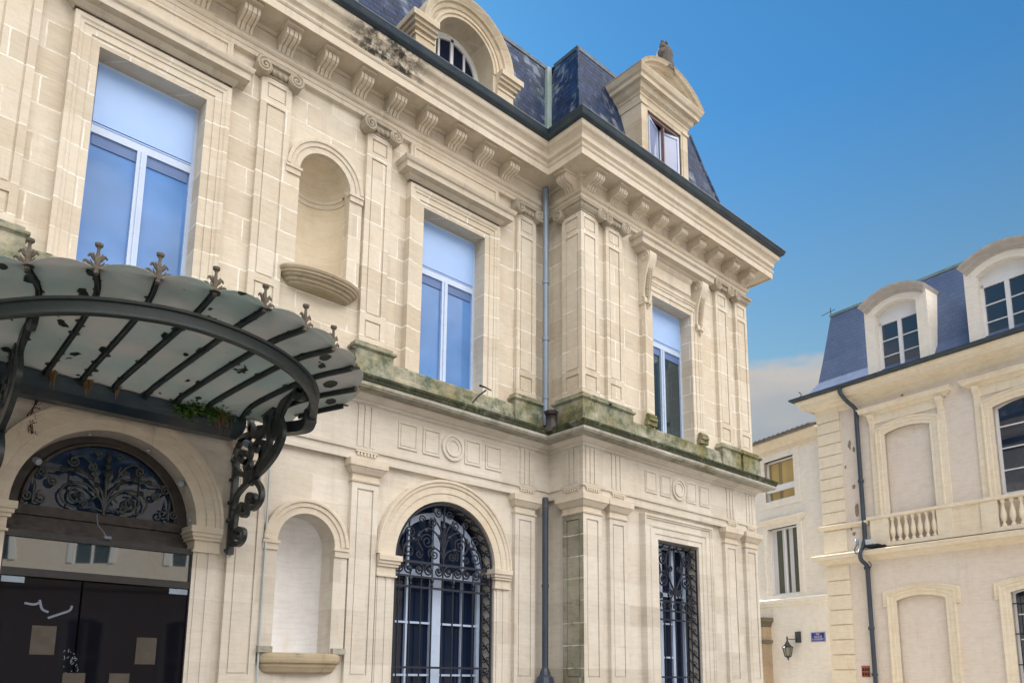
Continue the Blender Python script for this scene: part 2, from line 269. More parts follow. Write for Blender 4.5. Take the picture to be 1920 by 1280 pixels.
# ------------------------------------------------------------------ geometry helpers
class F:
    """facade frame: u to the right along the wall, v out of the wall, z up"""
    def __init__(s, o, u):
        s.o = Vector(o); s.U = Vector(u).normalized(); s.Nn = Vector((s.U.y, -s.U.x, 0))
    def P(s, u, v, z): return s.o + s.U*u + s.Nn*v + Vector((0, 0, z))
class MB:
    def __init__(s): s.v = []; s.f = []
    def add(s, vs, fs):
        o = len(s.v); s.v += [tuple(q) for q in vs]; s.f += [tuple(i+o for i in g) for g in fs]; return s
    def box(s, f, u0, u1, v0, v1, z0, z1):
        P = f.P; s.add([P(u0, v0, z0), P(u1, v0, z0), P(u1, v1, z0), P(u0, v1, z0), P(u0, v0, z1), P(u1, v0, z1), P(u1, v1, z1), P(u0, v1, z1)],
              [(0, 1, 2, 3), (4, 7, 6, 5), (0, 4, 5, 1), (1, 5, 6, 2), (2, 6, 7, 3), (3, 7, 4, 0)]); return s
    def plate(s, f, outer, holes, v, back, sides=True, bk=None):
        """front face with holes, reveals going back to v=back"""
        loops = [outer]+holes; pts = [q for l in loops for q in l]
        tr = tessellate_polygon([[Vector((a, b, 0)) for a, b in l] for l in loops])
        s.add([f.P(a, v, b) for a, b in pts], [tuple(t) for t in tr])
        for i, l in enumerate(loops):
            if i == 0 and not sides: continue
            n = len(l); b_ = back if (bk is None or i == 0 or bk[i-1] is None) else bk[i-1]
            s.add([f.P(a, v, b) for a, b in l]+[f.P(a, b_, b) for a, b in l], [(j, (j+1) % n, n+(j+1) % n, n+j) for j in range(n)])
        return s
    def sweep(s, path, prof, closed=False, cap=True):
        """plan path (x,y) with outward on the right hand; profile (out, z)"""
        n = len(path); pts = [Vector(q) for q in path]; rows = []
        for i in range(n):
            ds = []
            if i > 0 or closed: ds.append((pts[i]-pts[i-1]).normalized())
            if i < n-1 or closed: ds.append((pts[(i+1) % n]-pts[i]).normalized())
            ns = [Vector((d.y, -d.x)) for d in ds]
            m = ns[0] if len(ns) == 1 else (ns[0]+ns[1]).normalized()/max(.25, math.sqrt((1+ns[0].dot(ns[1]))/2))
            rows.append([(pts[i].x+m.x*o, pts[i].y+m.y*o, z) for o, z in prof])
        return s._rows(rows, closed, cap)
    def _rows(s, rows, closed, cap, pclosed=False):
        n = len(rows); k = len(rows[0]); fs = []
        for i in range(n if closed else n-1):
            a = i*k; b = ((i+1) % n)*k
            for j in range(k if pclosed else k-1): fs.append((a+j, a+(j+1) % k, b+(j+1) % k, b+j))
        if cap and not closed: fs += [tuple(range(k)), tuple((n-1)*k+j for j in reversed(range(k)))]
        return s.add([q for r in rows for q in r], fs)
    def mould(s, f, path, prof, closed=False, cap=True, v0=0):
        """path (u,z) in the facade plane, offset to the LEFT of travel; profile (offset, v)"""
        n = len(path); pts = [Vector(q) for q in path]; rows = []
        for i in range(n):
            ds = []
            if i > 0 or closed: ds.append((pts[i]-pts[i-1]).normalized())
            if i < n-1 or closed: ds.append((pts[(i+1) % n]-pts[i]).normalized())
            ns = [Vector((-d.y, d.x)) for d in ds]
            m = ns[0] if len(ns) == 1 else (ns[0]+ns[1]).normalized()/max(.25, math.sqrt((1+ns[0].dot(ns[1]))/2))
            rows.append([f.P(pts[i].x+m.x*o, v+v0, pts[i].y+m.y*o) for o, v in prof])
        return s._rows(rows, closed, cap)
    def tube(s, pts, r, seg=6, r1=None, flat=None):
        pts = [Vector(q) for q in pts]; n = len(pts)
        if n < 2: return s
        rows = []; pn = None
        for i in range(n):
            d = (pts[min(n-1, i+1)]-pts[max(0, i-1)])
            if d.length < 1e-9: d = Vector((0, 0, 1))
            d.normalize()
            if pn is None:
                a = Vector((0, 0, 1)) if abs(d.z) < .9 else Vector((1, 0, 0)); pn = (a-d*a.dot(d)).normalized()
            else:
                pn = pn-d*pn.dot(d)
                pn = pn.normalized() if pn.length > 1e-6 else d.orthogonal().normalized()
            q = d.cross(pn); rr = r if r1 is None else r+(r1-r)*i/(n-1)
            rows.append([pts[i]+(pn*math.cos(t)+q*math.sin(t))*rr for t in [2*math.pi*j/seg for j in range(seg)]])
        return s._rows(rows, False, True, True)
    def bar(s, pts, nrm, w, d):
        """flat bar along pts, width w in the plane, depth d along nrm"""
        pts = [Vector(q) for q in pts]; n = len(pts); nrm = Vector(nrm).normalized(); rows = []
        for i in range(n):
            t = (pts[min(n-1, i+1)]-pts[max(0, i-1)]).normalized(); a = nrm.cross(t).normalized()*w/2; b = nrm*d/2
            rows.append([pts[i]+a+b, pts[i]-a+b, pts[i]-a-b, pts[i]+a-b])
        return s._rows(rows, False, True, True)
    def lathe(s, c, prof, seg=12, ax=None):
        c = Vector(c); rows = []
        if ax is None: X, Y, Z = Vector((1, 0, 0)), Vector((0, 1, 0)), Vector((0, 0, 1))
        else: Z = Vector(ax).normalized(); X = Z.orthogonal().normalized(); Y = Z.cross(X)
        for j in range(seg):
            t = 2*math.pi*j/seg; rows.append([c+(X*math.cos(t)+Y*math.sin(t))*r+Z*z for r, z in prof])
        s._rows(rows, True, False)
        return s
    def build(s, name, mat, parent=None, smooth=False, bevel=0):
        me = bpy.data.meshes.new(name); me.from_pydata(s.v, [], s.f)
        bm = bmesh.new(); bm.from_mesh(me); bmesh.ops.recalc_face_normals(bm, faces=bm.faces); bm.to_mesh(me); bm.free()
        me.materials.append(mat); o = bpy.data.objects.new(name, me); COL.objects.link(o)
        if parent:
            o.parent = parent; o.matrix_parent_inverse = pinv(parent)
        if smooth:
            for p in me.polygons: p.use_smooth = True
            try: me.set_sharp_from_angle(angle=R(38))
            except Exception: pass
        if bevel:
            b = o.modifiers.new('bevel', 'BEVEL'); b.width = bevel; b.segments = 2; b.limit_method = 'ANGLE'
        return o
WORLD = {}
def wm(o):
    m = Matrix.Translation(o.location)
    if o.parent: return wm(o.parent) @ o.matrix_parent_inverse @ m
    return m
def pinv(p): return wm(p).inverted()
def empty(name, loc, label, cat, group=None):
    o = bpy.data.objects.new(name, None); COL.objects.link(o); o.location = loc; o.empty_display_size = .2
    o['label'] = label; o['category'] = cat
    if group: o['group'] = group
    return o
def tag(o, label, cat, group=None):
    o['label'] = label; o['category'] = cat
    if group: o['group'] = group
    return o
def dup(o, off, parent=None):
    """copy a part (and its sub-parts) moved by off"""
    c = o.copy(); COL.objects.link(c); c.location = Vector(o.location)+Vector(off)
    if parent: c.parent = parent; c.matrix_parent_inverse = pinv(parent)
    for ch in [q for q in bpy.data.objects if q.parent == o]:
        d = ch.copy(); COL.objects.link(d); d.parent = c; d.matrix_parent_inverse = ch.matrix_parent_inverse
        d.location = Vector(ch.location)
    return c
def arc(cu, cz, r, a0, a1, n, ry=None):
    ry = ry or r
    return [(cu+r*math.cos(a0+(a1-a0)*i/n), cz+ry*math.sin(a0+(a1-a0)*i/n)) for i in range(n+1)]
def archpath(cu, zs, r, z0, n=28): # left jamb up, over, right jamb down
    return [(cu-r, z0)]+arc(cu, zs, r, math.pi, 0, n)+[(cu+r, z0)]
def spiral(cx, cy, r, a0, turns, sgn=1, n=None, k=.14):
    n = n or int(18*turns)+2
    return [(cx+r*(1-(1-k)*i/n)*math.cos(a0+sgn*2*math.pi*turns*i/n), cy+r*(1-(1-k)*i/n)*math.sin(a0+sgn*2*math.pi*turns*i/n)) for i in range(n+1)]
def cat(pts, n=8):
    P = [Vector(p) for p in pts]; P = [P[0]*2-P[1]]+P+[P[-1]*2-P[-2]]; o = []
    for i in range(1, len(P)-2):
        a, b, c, d = P[i-1:i+3]
        for j in range(n):
            t = j/n; o.append(.5*((2*b)+(c-a)*t+(2*a-5*b+4*c-d)*t*t+(3*b-a-3*c+d)*t**3))
    o.append(P[-2]); return o

FM = F((0, 0, 0), (1, 0, 0))
IX, PY, PX1 = 8.89, .79, 14.10         # inner corner, projection, right end of the pavilion
FP = F((0, -PY, 0), (1, 0, 0))         # pavilion front, u = x
FR = F((IX, 0, 0), (0, -1, 0))         # pavilion left return, u = 0 .. PY
WV = -.07                              # wall field behind the pilaster face
CP = 11.43                             # pavilion axis
CW, CU, CN = 6.81, 2.235, 4.53         # axes: arched window, door bay, niche
XL = -6.0

# ------------------------------------------------------------------ ground
def ground():
    m, t, b = new_mat('paving'); k = N(t); p = k.pos()
    br = k.n('ShaderNodeTexBrick'); br.inputs['Scale'].default_value = 1; br.inputs['Brick Width'].default_value = .3; br.inputs['Row Height'].default_value = .2; br.inputs['Mortar Size'].default_value = .008
    br.inputs['Color1'].default_value = (.34, .31, .27, 1); br.inputs['Color2'].default_value = (.42, .38, .33, 1); br.inputs['Mortar'].default_value = (.16, .15, .13, 1)
    k.l(p, br.inputs['Vector']); k.l(k.mix(.4, br.outputs['Color'], (.36, .33, .29)), b.inputs['Base Color']); b.inputs['Roughness'].default_value = .85
    g = MB(); g.add([(-600, -600, 0), (600, -600, 0), (600, 600, 0), (-600, 600, 0)], [(0, 1, 2, 3)])
    o = g.build('ground', m); o['kind'] = 'structure'
    r = MB(); r.box(F((0, 0, 0), (1, 0, 0)), -60, 16.0, 2.2, 8.2, .0, .004)
    o = r.build('road', plain('asphalt', (.055, .055, .058), .9, 0, .2, 20)); o['kind'] = 'structure'
    pv = MB(); pv.box(FM, -60, 14.1, .80, 2.2, 0, .12)
    o = pv.build('pavement', M_TILE); o['kind'] = 'structure'
ground()

# ------------------------------------------------------------------ main building
TH = empty('town_hall', (4, 0, 0), 'large pale limestone building with arched entrance, mansard slate roof and projecting corner pavilion', 'building')
PATH = [(XL, 0), (IX, 0), (IX, -PY), (PX1, -PY), (PX1, 15)]
def part(mb, name, mat, parent=None, **k): return mb.build(name, mat, parent or TH, **k)

# lower walls -------------------------------------------------
ZD, RD = 3.29, .93      # door spring, radius
ZW, RW = 3.24, .92
ZN1, RN = 3.25, .40
ZN2 = 8.38
lo = MB()
lo.plate(FM, [(XL, 0), (IX+.10, 0), (IX+.10, 4.55), (XL, 4.55)],
         [archpath(CU-.025, ZD, RD, .15), archpath(CW, ZW, RW, .9), archpath(CN+.02, ZN1, RN, 1.86)], WV, -.34, sides=False, bk=[None, None, WV-.001])
part(lo, 'lower_wall', M_LO)
pl = MB()
pl.plate(FP, [(IX+.07, 0), (PX1-.01, 0), (PX1-.01, 4.55), (IX+.07, 4.55)], [[(CP-.61, .9), (CP-.61, 4.0), (CP+.61, 4.0), (CP+.61, .9)]], WV, -.34, sides=False)
pl.box(FR, -.09, PY+WV, -.02+WV, WV, 0, 4.55)
pl.add([(PX1, -PY-WV, 0), (PX1, 15, 0), (PX1, 15, 10.6), (PX1, -PY-WV, 10.6)], [(0, 1, 2, 3)])
part(pl, 'lower_wall', M_LO)
# upper walls
uw = MB()
UZ0, UZ1 = 6.0, 8.72
uw.plate(FM, [(XL, 5.5), (IX+.10, 5.5), (IX+.10, 10.2), (XL, 10.2)],
         [[(CU-.615, UZ0), (CU-.615, UZ1), (CU+.615, UZ1), (CU+.615, UZ0)], archpath(CN, ZN2, .39, 6.86), [(CW-.615, UZ0), (CW-.615, UZ1), (CW+.615, UZ1), (CW+.615, UZ0)]], WV, -.30, sides=False, bk=[None, WV-.001, None])
part(uw, 'upper_wall', M_UP)
up_ = MB()
up_.plate(FP, [(IX+.07, 5.5), (PX1-.01, 5.5), (PX1-.01, 10.2), (IX+.07, 10.2)], [[(CP-.61, UZ0), (CP-.61, 8.62), (CP+.61, 8.62), (CP+.61, UZ0)]], WV, -.30, sides=False)
up_.box(FR, -.09, PY+WV, -.02+WV, WV, 5.5, 10.2)
part(up_, 'upper_wall', M_UP)
bk = MB(); bk.box(F((0, 0, 0), (1, 0, 0)), XL, PX1-.02, -15, -14.9, 0, 10.6); bk.box(F((0, 0, 0), (1, 0, 0)), XL, XL+.1, -14.9, 0, 0, 10.6)
part(bk, 'rear_wall', M_LO)

# pilasters
def pilaster(f, u0, u1, z0, z1, mat, panel, v1=0., right=True):
    m = MB(); w = (u1-u0); pu = .085 if w > .3 else .05
    a, b, c, d = u0+pu, u1-pu, panel[0], panel[1]
    holes = [[(a, c), (a, d), (b, d), (b, c)]]
    m.plate(f, [(u0, z0), (u1, z0), (u1, z1), (u0, z1)], holes, v1, WV, sides=True)
    m.plate(f, [(a, c), (b, c), (b, d), (a, d)], [], v1-.022, WV, sides=False)
    if len(panel) > 2:
        c2, d2 = panel[2], panel[3]
    return m
def pil(f, u0, u1, z0, z1, mat, panels, sides='lr'):
    m = MB(); pu = .082
    holes = [[(u0+pu, c), (u0+pu, d), (u1-pu, d), (u1-pu, c)] for c, d in panels]
    m.plate(f, [(u0, z0), (u1, z0), (u1, z1), (u0, z1)], holes, 0, -.02, sides=False)
    m.plate(f, [(u0+.01, z0), (u1-.01, z0), (u1-.01, z1), (u0+.01, z1)], [], -.021, WV, sides=False)
    if 'l' in sides: m.add([f.P(u0, 0, z0), f.P(u0, 0, z1), f.P(u0, WV, z1), f.P(u0, WV, z0)], [(0, 1, 2, 3)])
    if 'r' in sides: m.add([f.P(u1, 0, z0), f.P(u1, 0, z1), f.P(u1, WV, z1), f.P(u1, WV, z0)], [(0, 1, 2, 3)])
    for c, d in panels:   # inner raised field, leaving a fine groove
        g = .022; m.box(f, u0+pu+g, u1-pu-g, -.03, -.008, c+g, d-g)
    return part(m, 'pilaster', mat)
def locap(f, u0, u1, left=True, right=True, name='capital'):
    """plain Doric pilaster capital"""
    pr = [(.0, 4.19), (.018, 4.20), (.022, 4.225), (.0, 4.235), (.0, 4.30), (.03, 4.32), (.07, 4.385), (.075, 4.40), (.09, 4.405), (.095, 4.50), (.0, 4.505)]
    path = [f.P(u0, WV, 0), f.P(u0, 0, 0), f.P(u1, 0, 0), f.P(u1, WV, 0)]
    m = MB(); m.sweep([(q.x, q.y) for q in path], [(o+.001, z) for o, z in pr], cap=False)
    return part(m, name, M_MO)
def volute(f, u, z, r, sgn):
    m = MB()
    for v0, rr in ((-.03, r),):
        m.lathe(f.P(u, -.04, z), [(0, 0), (rr*.86, 0), (rr*.86, .13), (rr*.72, .14), (0, .125)], 18, f.Nn)
    sp = spiral(u, z, r*.86, math.pi/2, 2.1, sgn, k=.12)
    m.tube([f.P(a, .095, b) for a, b in sp], .020, 6)
    m.lathe(f.P(u, .09, z), [(0, .03), (.014, .024), (.017, 0)], 8, f.Nn)
    return m
def upcap(f, u0, u1, zt=9.70, wl=True, wr=True):
    """Ionic pilaster capital: egg moulding between two volutes"""
    m = MB(); path = [f.P(u0, WV, 0), f.P(u0, 0, 0), f.P(u1, 0, 0), f.P(u1, WV, 0)]
    pr = [(.0, zt-.205), (.016, zt-.20), (.02, zt-.185), (.0, zt-.175), (.03, zt-.155), (.06, zt-.12), (.065, zt-.10), (.05, zt-.095), (.07, zt-.07), (.09, zt-.065), (.095, zt-.02), (.0, zt-.015)]
    m.sweep([(q.x, q.y) for q in path], [(o+.001, z) for o, z in pr], cap=False)
    n = 5
    for i in range(n):
        uu = u0+(u1-u0)*(i+.5)/n; m.lathe(f.P(uu, .045, zt-.15), [(0, -.035), (.022, -.02), (.03, .005), (.02, .03), (0, .034)], 8)
    o = part(m, 'capital', M_CAP, smooth=True)
    for uu, s, ok in ((u0-.01, -1, wl), (u1+.01, 1, wr)):
        if ok: volute(f, uu, zt-.135, .125, -s).build('volute', M_CAP, o, smooth=True)
    return o
def upbase(f, u0, u1, wl=True, wr=True):
    m = MB(); path = [f.P(u0, WV, 0), f.P(u0, 0, 0), f.P(u1, 0, 0), f.P(u1, WV, 0)]
    pr = [(.10, 5.5), (.10, 6.06), (.11, 6.07), (.135, 6.09), (.135, 6.12), (.11, 6.14), (.085, 6.15), (.09, 6.165), (.09, 6.18), (.06, 6.20), (.03, 6.21), (0, 6.215)]
    m.sweep([(q.x, q.y) for q in path], [(o+.001, z) for o, z in pr], cap=False)
    return part(m, 'pilaster_base', M_MOSS)
LOP = [(1.60-.35, 4.10)]
main_up = [(.60, 1.03), (3.53, 3.96), (5.16, 5.58), (8.14, 8.58)]
UPP = [(6.30, 6.56), (6.66, 9.10), (9.20, 9.42)]
for i, (a, b) in enumerate(main_up):
    pil(FM, a, b, 6.2, 9.5, M_UP, UPP); upcap(FM, a, b); upbase(FM, a, b)
    if i in (1, 2, 3):
        pil(FM, a, b, 0, 4.2, M_LO, [(1.6, 4.11)])
        locap(FM, a, b)
pil(FM, .60, 1.0, 0, 4.2, M_LO, [(1.6, 4.11)]); locap(FM, .60, 1.0)
for a, b in ((IX, IX+.44), (9.53, 9.97), (12.93, 13.37), (PX1-.44, PX1)):
    sd_ = 'r' if a == IX else 'lr'
    pil(FP, a, b, 6.2, 9.5, M_UP, UPP, sd_); pil(FP, a, b, 0, 4.2, M_LO, [(1.6, 4.11)], sd_)
for a, b in ((9.53, 9.97), (12.93, 13.37)):
    upcap(FP, a, b); upbase(FP, a, b); locap(FP, a, b)
# corner pilaster of the pavilion: returns on the left side
ra = PY-.46
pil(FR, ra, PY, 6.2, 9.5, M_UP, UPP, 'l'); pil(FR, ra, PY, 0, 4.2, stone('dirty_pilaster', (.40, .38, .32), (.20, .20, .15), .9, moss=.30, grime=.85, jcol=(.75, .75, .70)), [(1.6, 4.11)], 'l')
def corner_trim(pr, name, mat, b=IX+.44):
    m = MB(); q = [FR.P(ra, WV, 0), FR.P(ra, 0, 0), FR.P(PY, 0, 0), FP.P(b, 0, 0), FP.P(b, WV, 0)]
    m.sweep([(p.x, p.y) for p in q], [(o+.001, z) for o, z in pr], cap=False); return part(m, name, mat)
corner_trim([(.0, 4.19), (.018, 4.20), (.022, 4.225), (.0, 4.235), (.0, 4.30), (.03, 4.32), (.07, 4.385), (.075, 4.40), (.09, 4.405), (.095, 4.50), (.0, 4.505)], 'capital', M_MO)
zt = 9.70
corner_trim([(.10, 5.5), (.10, 6.06), (.11, 6.07), (.135, 6.09), (.135, 6.12), (.11, 6.14), (.085, 6.15), (.09, 6.165), (.09, 6.18), (.06, 6.20), (.03, 6.21), (0, 6.215)], 'pilaster_base', M_MOSS)
cc_ = corner_trim([(.0, zt-.205), (.016, zt-.20), (.02, zt-.185), (.0, zt-.175), (.03, zt-.155), (.06, zt-.12), (.065, zt-.10), (.05, zt-.095), (.07, zt-.07), (.09, zt-.065), (.095, zt-.02), (.0, zt-.015)], 'capital', M_CAP)
volute(FR, ra-.01, zt-.135, .125, 1).build('volute', M_CAP, cc_, smooth=True)
volute(FP, IX+.45, zt-.135, .125, -1).build('volute', M_CAP, cc_, smooth=True)
# right corner pilaster trims, returning round the corner
def rcorner(pr, name, mat):
    m = MB(); q = [FP.P(PX1-.44, WV, 0), FP.P(PX1-.44, 0, 0), FP.P(PX1, 0, 0), Vector((PX1, -PY+.46, 0)), Vector((PX1-.1, -PY+.46, 0))]
    m.sweep([(p.x, p.y) for p in q], [(o+.001, z) for o, z in pr], cap=False); return part(m, name, mat)
rcorner([(.0, 4.19), (.018, 4.20), (.022, 4.225), (.0, 4.235), (.0, 4.30), (.03, 4.32), (.07, 4.385), (.075, 4.40), (.09, 4.405), (.095, 4.50), (.0, 4.505)], 'capital', M_MO)
rcorner([(.10, 5.5), (.10, 6.06), (.11, 6.07), (.135, 6.09), (.135, 6.12), (.11, 6.14), (.085, 6.15), (.09, 6.165), (.09, 6.18), (.06, 6.20), (.03, 6.21), (0, 6.215)], 'pilaster_base', M_MOSS)
rc = rcorner([(.0, zt-.205), (.016, zt-.20), (.02, zt-.185), (.0, zt-.175), (.03, zt-.155), (.06, zt-.12), (.065, zt-.10), (.05, zt-.095), (.07, zt-.07), (.09, zt-.065), (.095, zt-.02), (.0, zt-.015)], 'capital', M_CAP)
volute(FP, PX1-.45, zt-.135, .125, 1).build('volute', M_CAP, rc, smooth=True)

# lower entablature -------------------------------------------
m = MB(); m.sweep(PATH, [(WV, 4.505), (.0, 4.506), (.0, 4.64), (.025, 4.645), (.028, 4.69), (.0, 4.693), (.0, 5.31), (.02, 5.315), (.03, 5.34), (.03, 5.355), (.06, 5.37), (.09, 5.40), (.115, 5.42), (.115, 5.44)], cap=False)
part(m, 'entablature', M_LO)
m = MB(); m.sweep(PATH, [(.31, 5.512), (.325, 5.53), (.332, 5.56), (.35, 5.585), (.353, 5.615), (.20, 5.665), (.04, 5.675)], cap=False)
part(m, 'moss_strip', M_MOSSD)
m = MB(); m.sweep(PATH, [(.10, 5.44), (.30, 5.445), (.30, 5.462), (.315, 5.467), (.317, 5.513), (.28, 5.515)], cap=False)
part(m, 'ledge', M_LEDGE)
m = MB(); m.sweep(PATH, [(.07, 5.64), (.07, 5.80), (.05, 5.82), (.05, 5.97), (.03, 6.0), (WV-.01, 6.01)], cap=False)
part(m, 'plinth', M_MOSS)
def trig(f, u0, u1):
    m = MB(); w = (u1-u0)/3
    for i in range(3): m.box(f, u0+i*w+.012, u0+(i+1)*w-.012, 0, .016, 4.70, 5.285)
    m.box(f, u0-.005, u1+.005, 0, .022, 5.285, 5.305)
    o = part(m, 'triglyph', M_LO)
    g = MB(); g.box(f, u0-.01, u1+.03, .0, .030, 4.615, 4.638)
    for i in range(6):
        uu = u0+.01+(u1-u0-.0)*(i+.5)/6; g.box(f, uu-.018, uu+.014, .002, .026, 4.575, 4.617)
    g.build('guttae', M_MO, o)
for a, b in ((3.58, 3.90), (5.19, 5.50), (8.22, 8.53)): trig(FM, a, b)
for a, b in ((.64, .96), (IX+.05, IX+.36), (9.58, 9.90), (13.02, 13.33), (PX1-.37, PX1-.06)): trig(FP if a > 8 else FM, a, b)
trig(FR, ra+.06, ra+.38)
def rosette(f, c, z=5.005, w=1.0):
    prof = [(0, 0), (0, .0), (.0, .018), (.022, .022), (.03, .008), (.034, 0)]
    for a, b in ((-.98, -.65), (-.55, -.235), (.235, .55), (.65, .98)):
        m = MB(); m.mould(f, [(c+a*w, 4.81), (c+a*w, 5.20), (c+b*w, 5.20), (c+b*w, 4.81)][::-1], [(0, .0), (.0, .016), (.02, .016), (.03, .0)], closed=True)
        m.box(f, c+a*w+.045, c+b*w-.045, 0, .010, 4.855, 5.155)
        part(m, 'frieze_panel', M_LO)
    r = MB(); r.lathe(f.P(c, 0, z), [(0, .014), (.10, .014), (.105, .028), (.135, .034), (.14, .012), (.165, .012), (.17, .030), (.205, .030), (.215, 0)], 36, f.Nn)
    part(r, 'roundel', M_LO, smooth=True)
rosette(FM, 6.845); rosette(FP, 11.46)
# raised field next to the niche, architrave fascia line
# upper entablature -------------------------------------------
m = MB(); m.sweep(PATH, [(WV, 9.695), (.0, 9.70), (.0, 9.765), (.012, 9.77), (.012, 9.83), (.03, 9.835), (.05, 9.855), (.055, 9.885), (.065, 9.89), (.065, 9.905), (.0, 9.91), (.0, 10.15)], cap=False)
part(m, 'architrave', M_MO)
m = MB(); m.sweep(PATH, [(.0, 10.135), (.02, 10.135), (.05, 10.165), (.40, 10.17), (.40, 10.15), (.425, 10.15), (.425, 10.27), (.435, 10.275), (.45, 10.30), (.45, 10.32), (.405, 10.325), (.405, 10.35), (.42, 10.38), (.46, 10.41), (.46, 10.45), (.455, 10.46), (.46, 10.50), (.49, 10.54), (.53, 10.57), (.545, 10.60), (.545, 10.665), (.30, 10.67)], cap=False)
part(m, 'cornice', M_CORN)
def modillion(f, u, w=.205):
    m = MB(); base = [(.0, 9.885), (.05, 9.887), (.08, 9.90), (.095, 9.93), (.12, 9.965), (.20, 9.98), (.26, 9.99), (.305, 10.02), (.32, 10.07), (.305, 10.11), (.28, 10.135), (.0, 10.136)]
    strips = [(0, .16, 0), (.16, .22, -.022), (.22, .47, 0), (.47, .53, -.022), (.53, .78, 0), (.78, .84, -.022), (.84, 1, 0)]
    for a, b, d in strips:
        p = [(max(0, v+(d if v > .03 else 0)), z-(d*.5 if 0 < i < len(base)-3 else 0)) for i, (v, z) in enumerate(base)]
        ua, ub = u-w/2+a*w, u-w/2+b*w; n = len(p)
        m.add([f.P(ua, v, z) for v, z in p]+[f.P(ub, v, z) for v, z in p], [(i, (i+1) % n, n+(i+1) % n, n+i) for i in range(n)]+[tuple(range(n)), tuple(range(2*n-1, n-1, -1))])
    m.box(f, u-w/2-.02, u+w/2+.02, .0, .36, 10.134, 10.166)
    return m
mo = part(modillion(FM, 3.22), 'modillion', M_MO)
for i in range(-5, 9):
    if i: dup(mo, (.572*i, 0, 0))
mp_ = part(modillion(FP, 9.06), 'modillion', M_MO)
for i in range(1, 9): dup(mp_, (.605*i, 0, 0))
part(modillion(FR, PY-.18), 'modillion', M_MO)

# upper windows -----------------------------------------------
def rect_surround(f, c, hw, z0, z1, prof, name='window_surround', mat=None, parent=None, z0r=None):
    m = MB(); m.mould(f, [(c-hw, z0), (c-hw, z1), (c+hw, z1), (c+hw, z0)], prof)
    return part(m, name, mat or M_UP, parent)
def upper_window(f, c, hw, z1, gl, gv=-.27, dark_right=True):
    P3 = [(0, WV-.0), (0, -.005), (.09, -.005), (.095, .012), (.18, .012), (.185, .026), (.215, .03), (.235, .045), (.285, .048), (.29, WV)]
    sr = rect_surround(f, c, hw, UZ0+.0, z1, P3)
    w = MB(); v0, v1 = gv-.05, gv+.012; a, b = c-hw, c+hw; z0 = UZ0
    # frame
    w.box(f, a, a+.05, v0, v1, z0, z1); w.box(f, b-.05, b, v0, v1, z0, z1); w.box(f, a+.05, b-.05, v0, v1, z1-.04, z1); w.box(f, a+.05, b-.05, v0, v1, z0, z0+.06)
    w.box(f, a+.05, b-.05, v0, v1+.004, 7.80, 7.90); w.box(f, c-.055, c+.055, v0, v1+.012, z0+.06, 7.80); w.box(f, c-.012, c+.012, v0, v1+.028, z0+.06, 7.80)
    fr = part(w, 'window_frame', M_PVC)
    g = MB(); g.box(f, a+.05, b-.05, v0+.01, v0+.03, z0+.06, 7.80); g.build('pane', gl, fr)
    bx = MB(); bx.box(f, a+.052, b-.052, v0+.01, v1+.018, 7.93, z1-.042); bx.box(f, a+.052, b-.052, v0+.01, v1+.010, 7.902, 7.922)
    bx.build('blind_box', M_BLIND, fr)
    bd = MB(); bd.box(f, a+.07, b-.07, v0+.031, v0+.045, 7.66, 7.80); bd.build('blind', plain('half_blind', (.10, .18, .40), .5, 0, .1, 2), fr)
    return fr
def hood(f, c, hw, zb, boxtop=9.695):
    m = MB(); u0, u1 = c-hw, c+hw
    q = [f.P(u0, WV, 0), f.P(u0, .02, 0), f.P(u1, .02, 0), f.P(u1, WV, 0)]
    m.sweep([(p.x, p.y) for p in q], [(0, zb), (.02, zb+.01), (.05, zb+.05), (.06, zb+.07), (.16, zb+.075), (.165, zb+.16), (.19, zb+.175), (.205, zb+.21), (.21, zb+.235), (.0, zb+.29), (-.02, zb+.29)], cap=False)
    o = part(m, 'window_hood', M_HOOD)
    m = MB(); m.plate(f, [(c-hw+.02, zb+.27), (c+hw-.02, zb+.27), (c+hw-.02, boxtop), (c-hw+.02, boxtop)], [], .0, WV)
    m.mould(f, [(c-hw+.10, zb+.33), (c-hw+.10, boxtop-.06), (c+hw-.10, boxtop-.06), (c+hw-.10, zb+.33)], [(0, 0), (0, .02), (.03, .022), (.045, 0)], closed=True)
    m.build('hood_panel', M_MO, o)
for c in (CU, CW):
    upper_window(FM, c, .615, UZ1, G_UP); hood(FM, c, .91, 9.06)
upper_window(FP, CP, .61, 8.62, G_PAV)
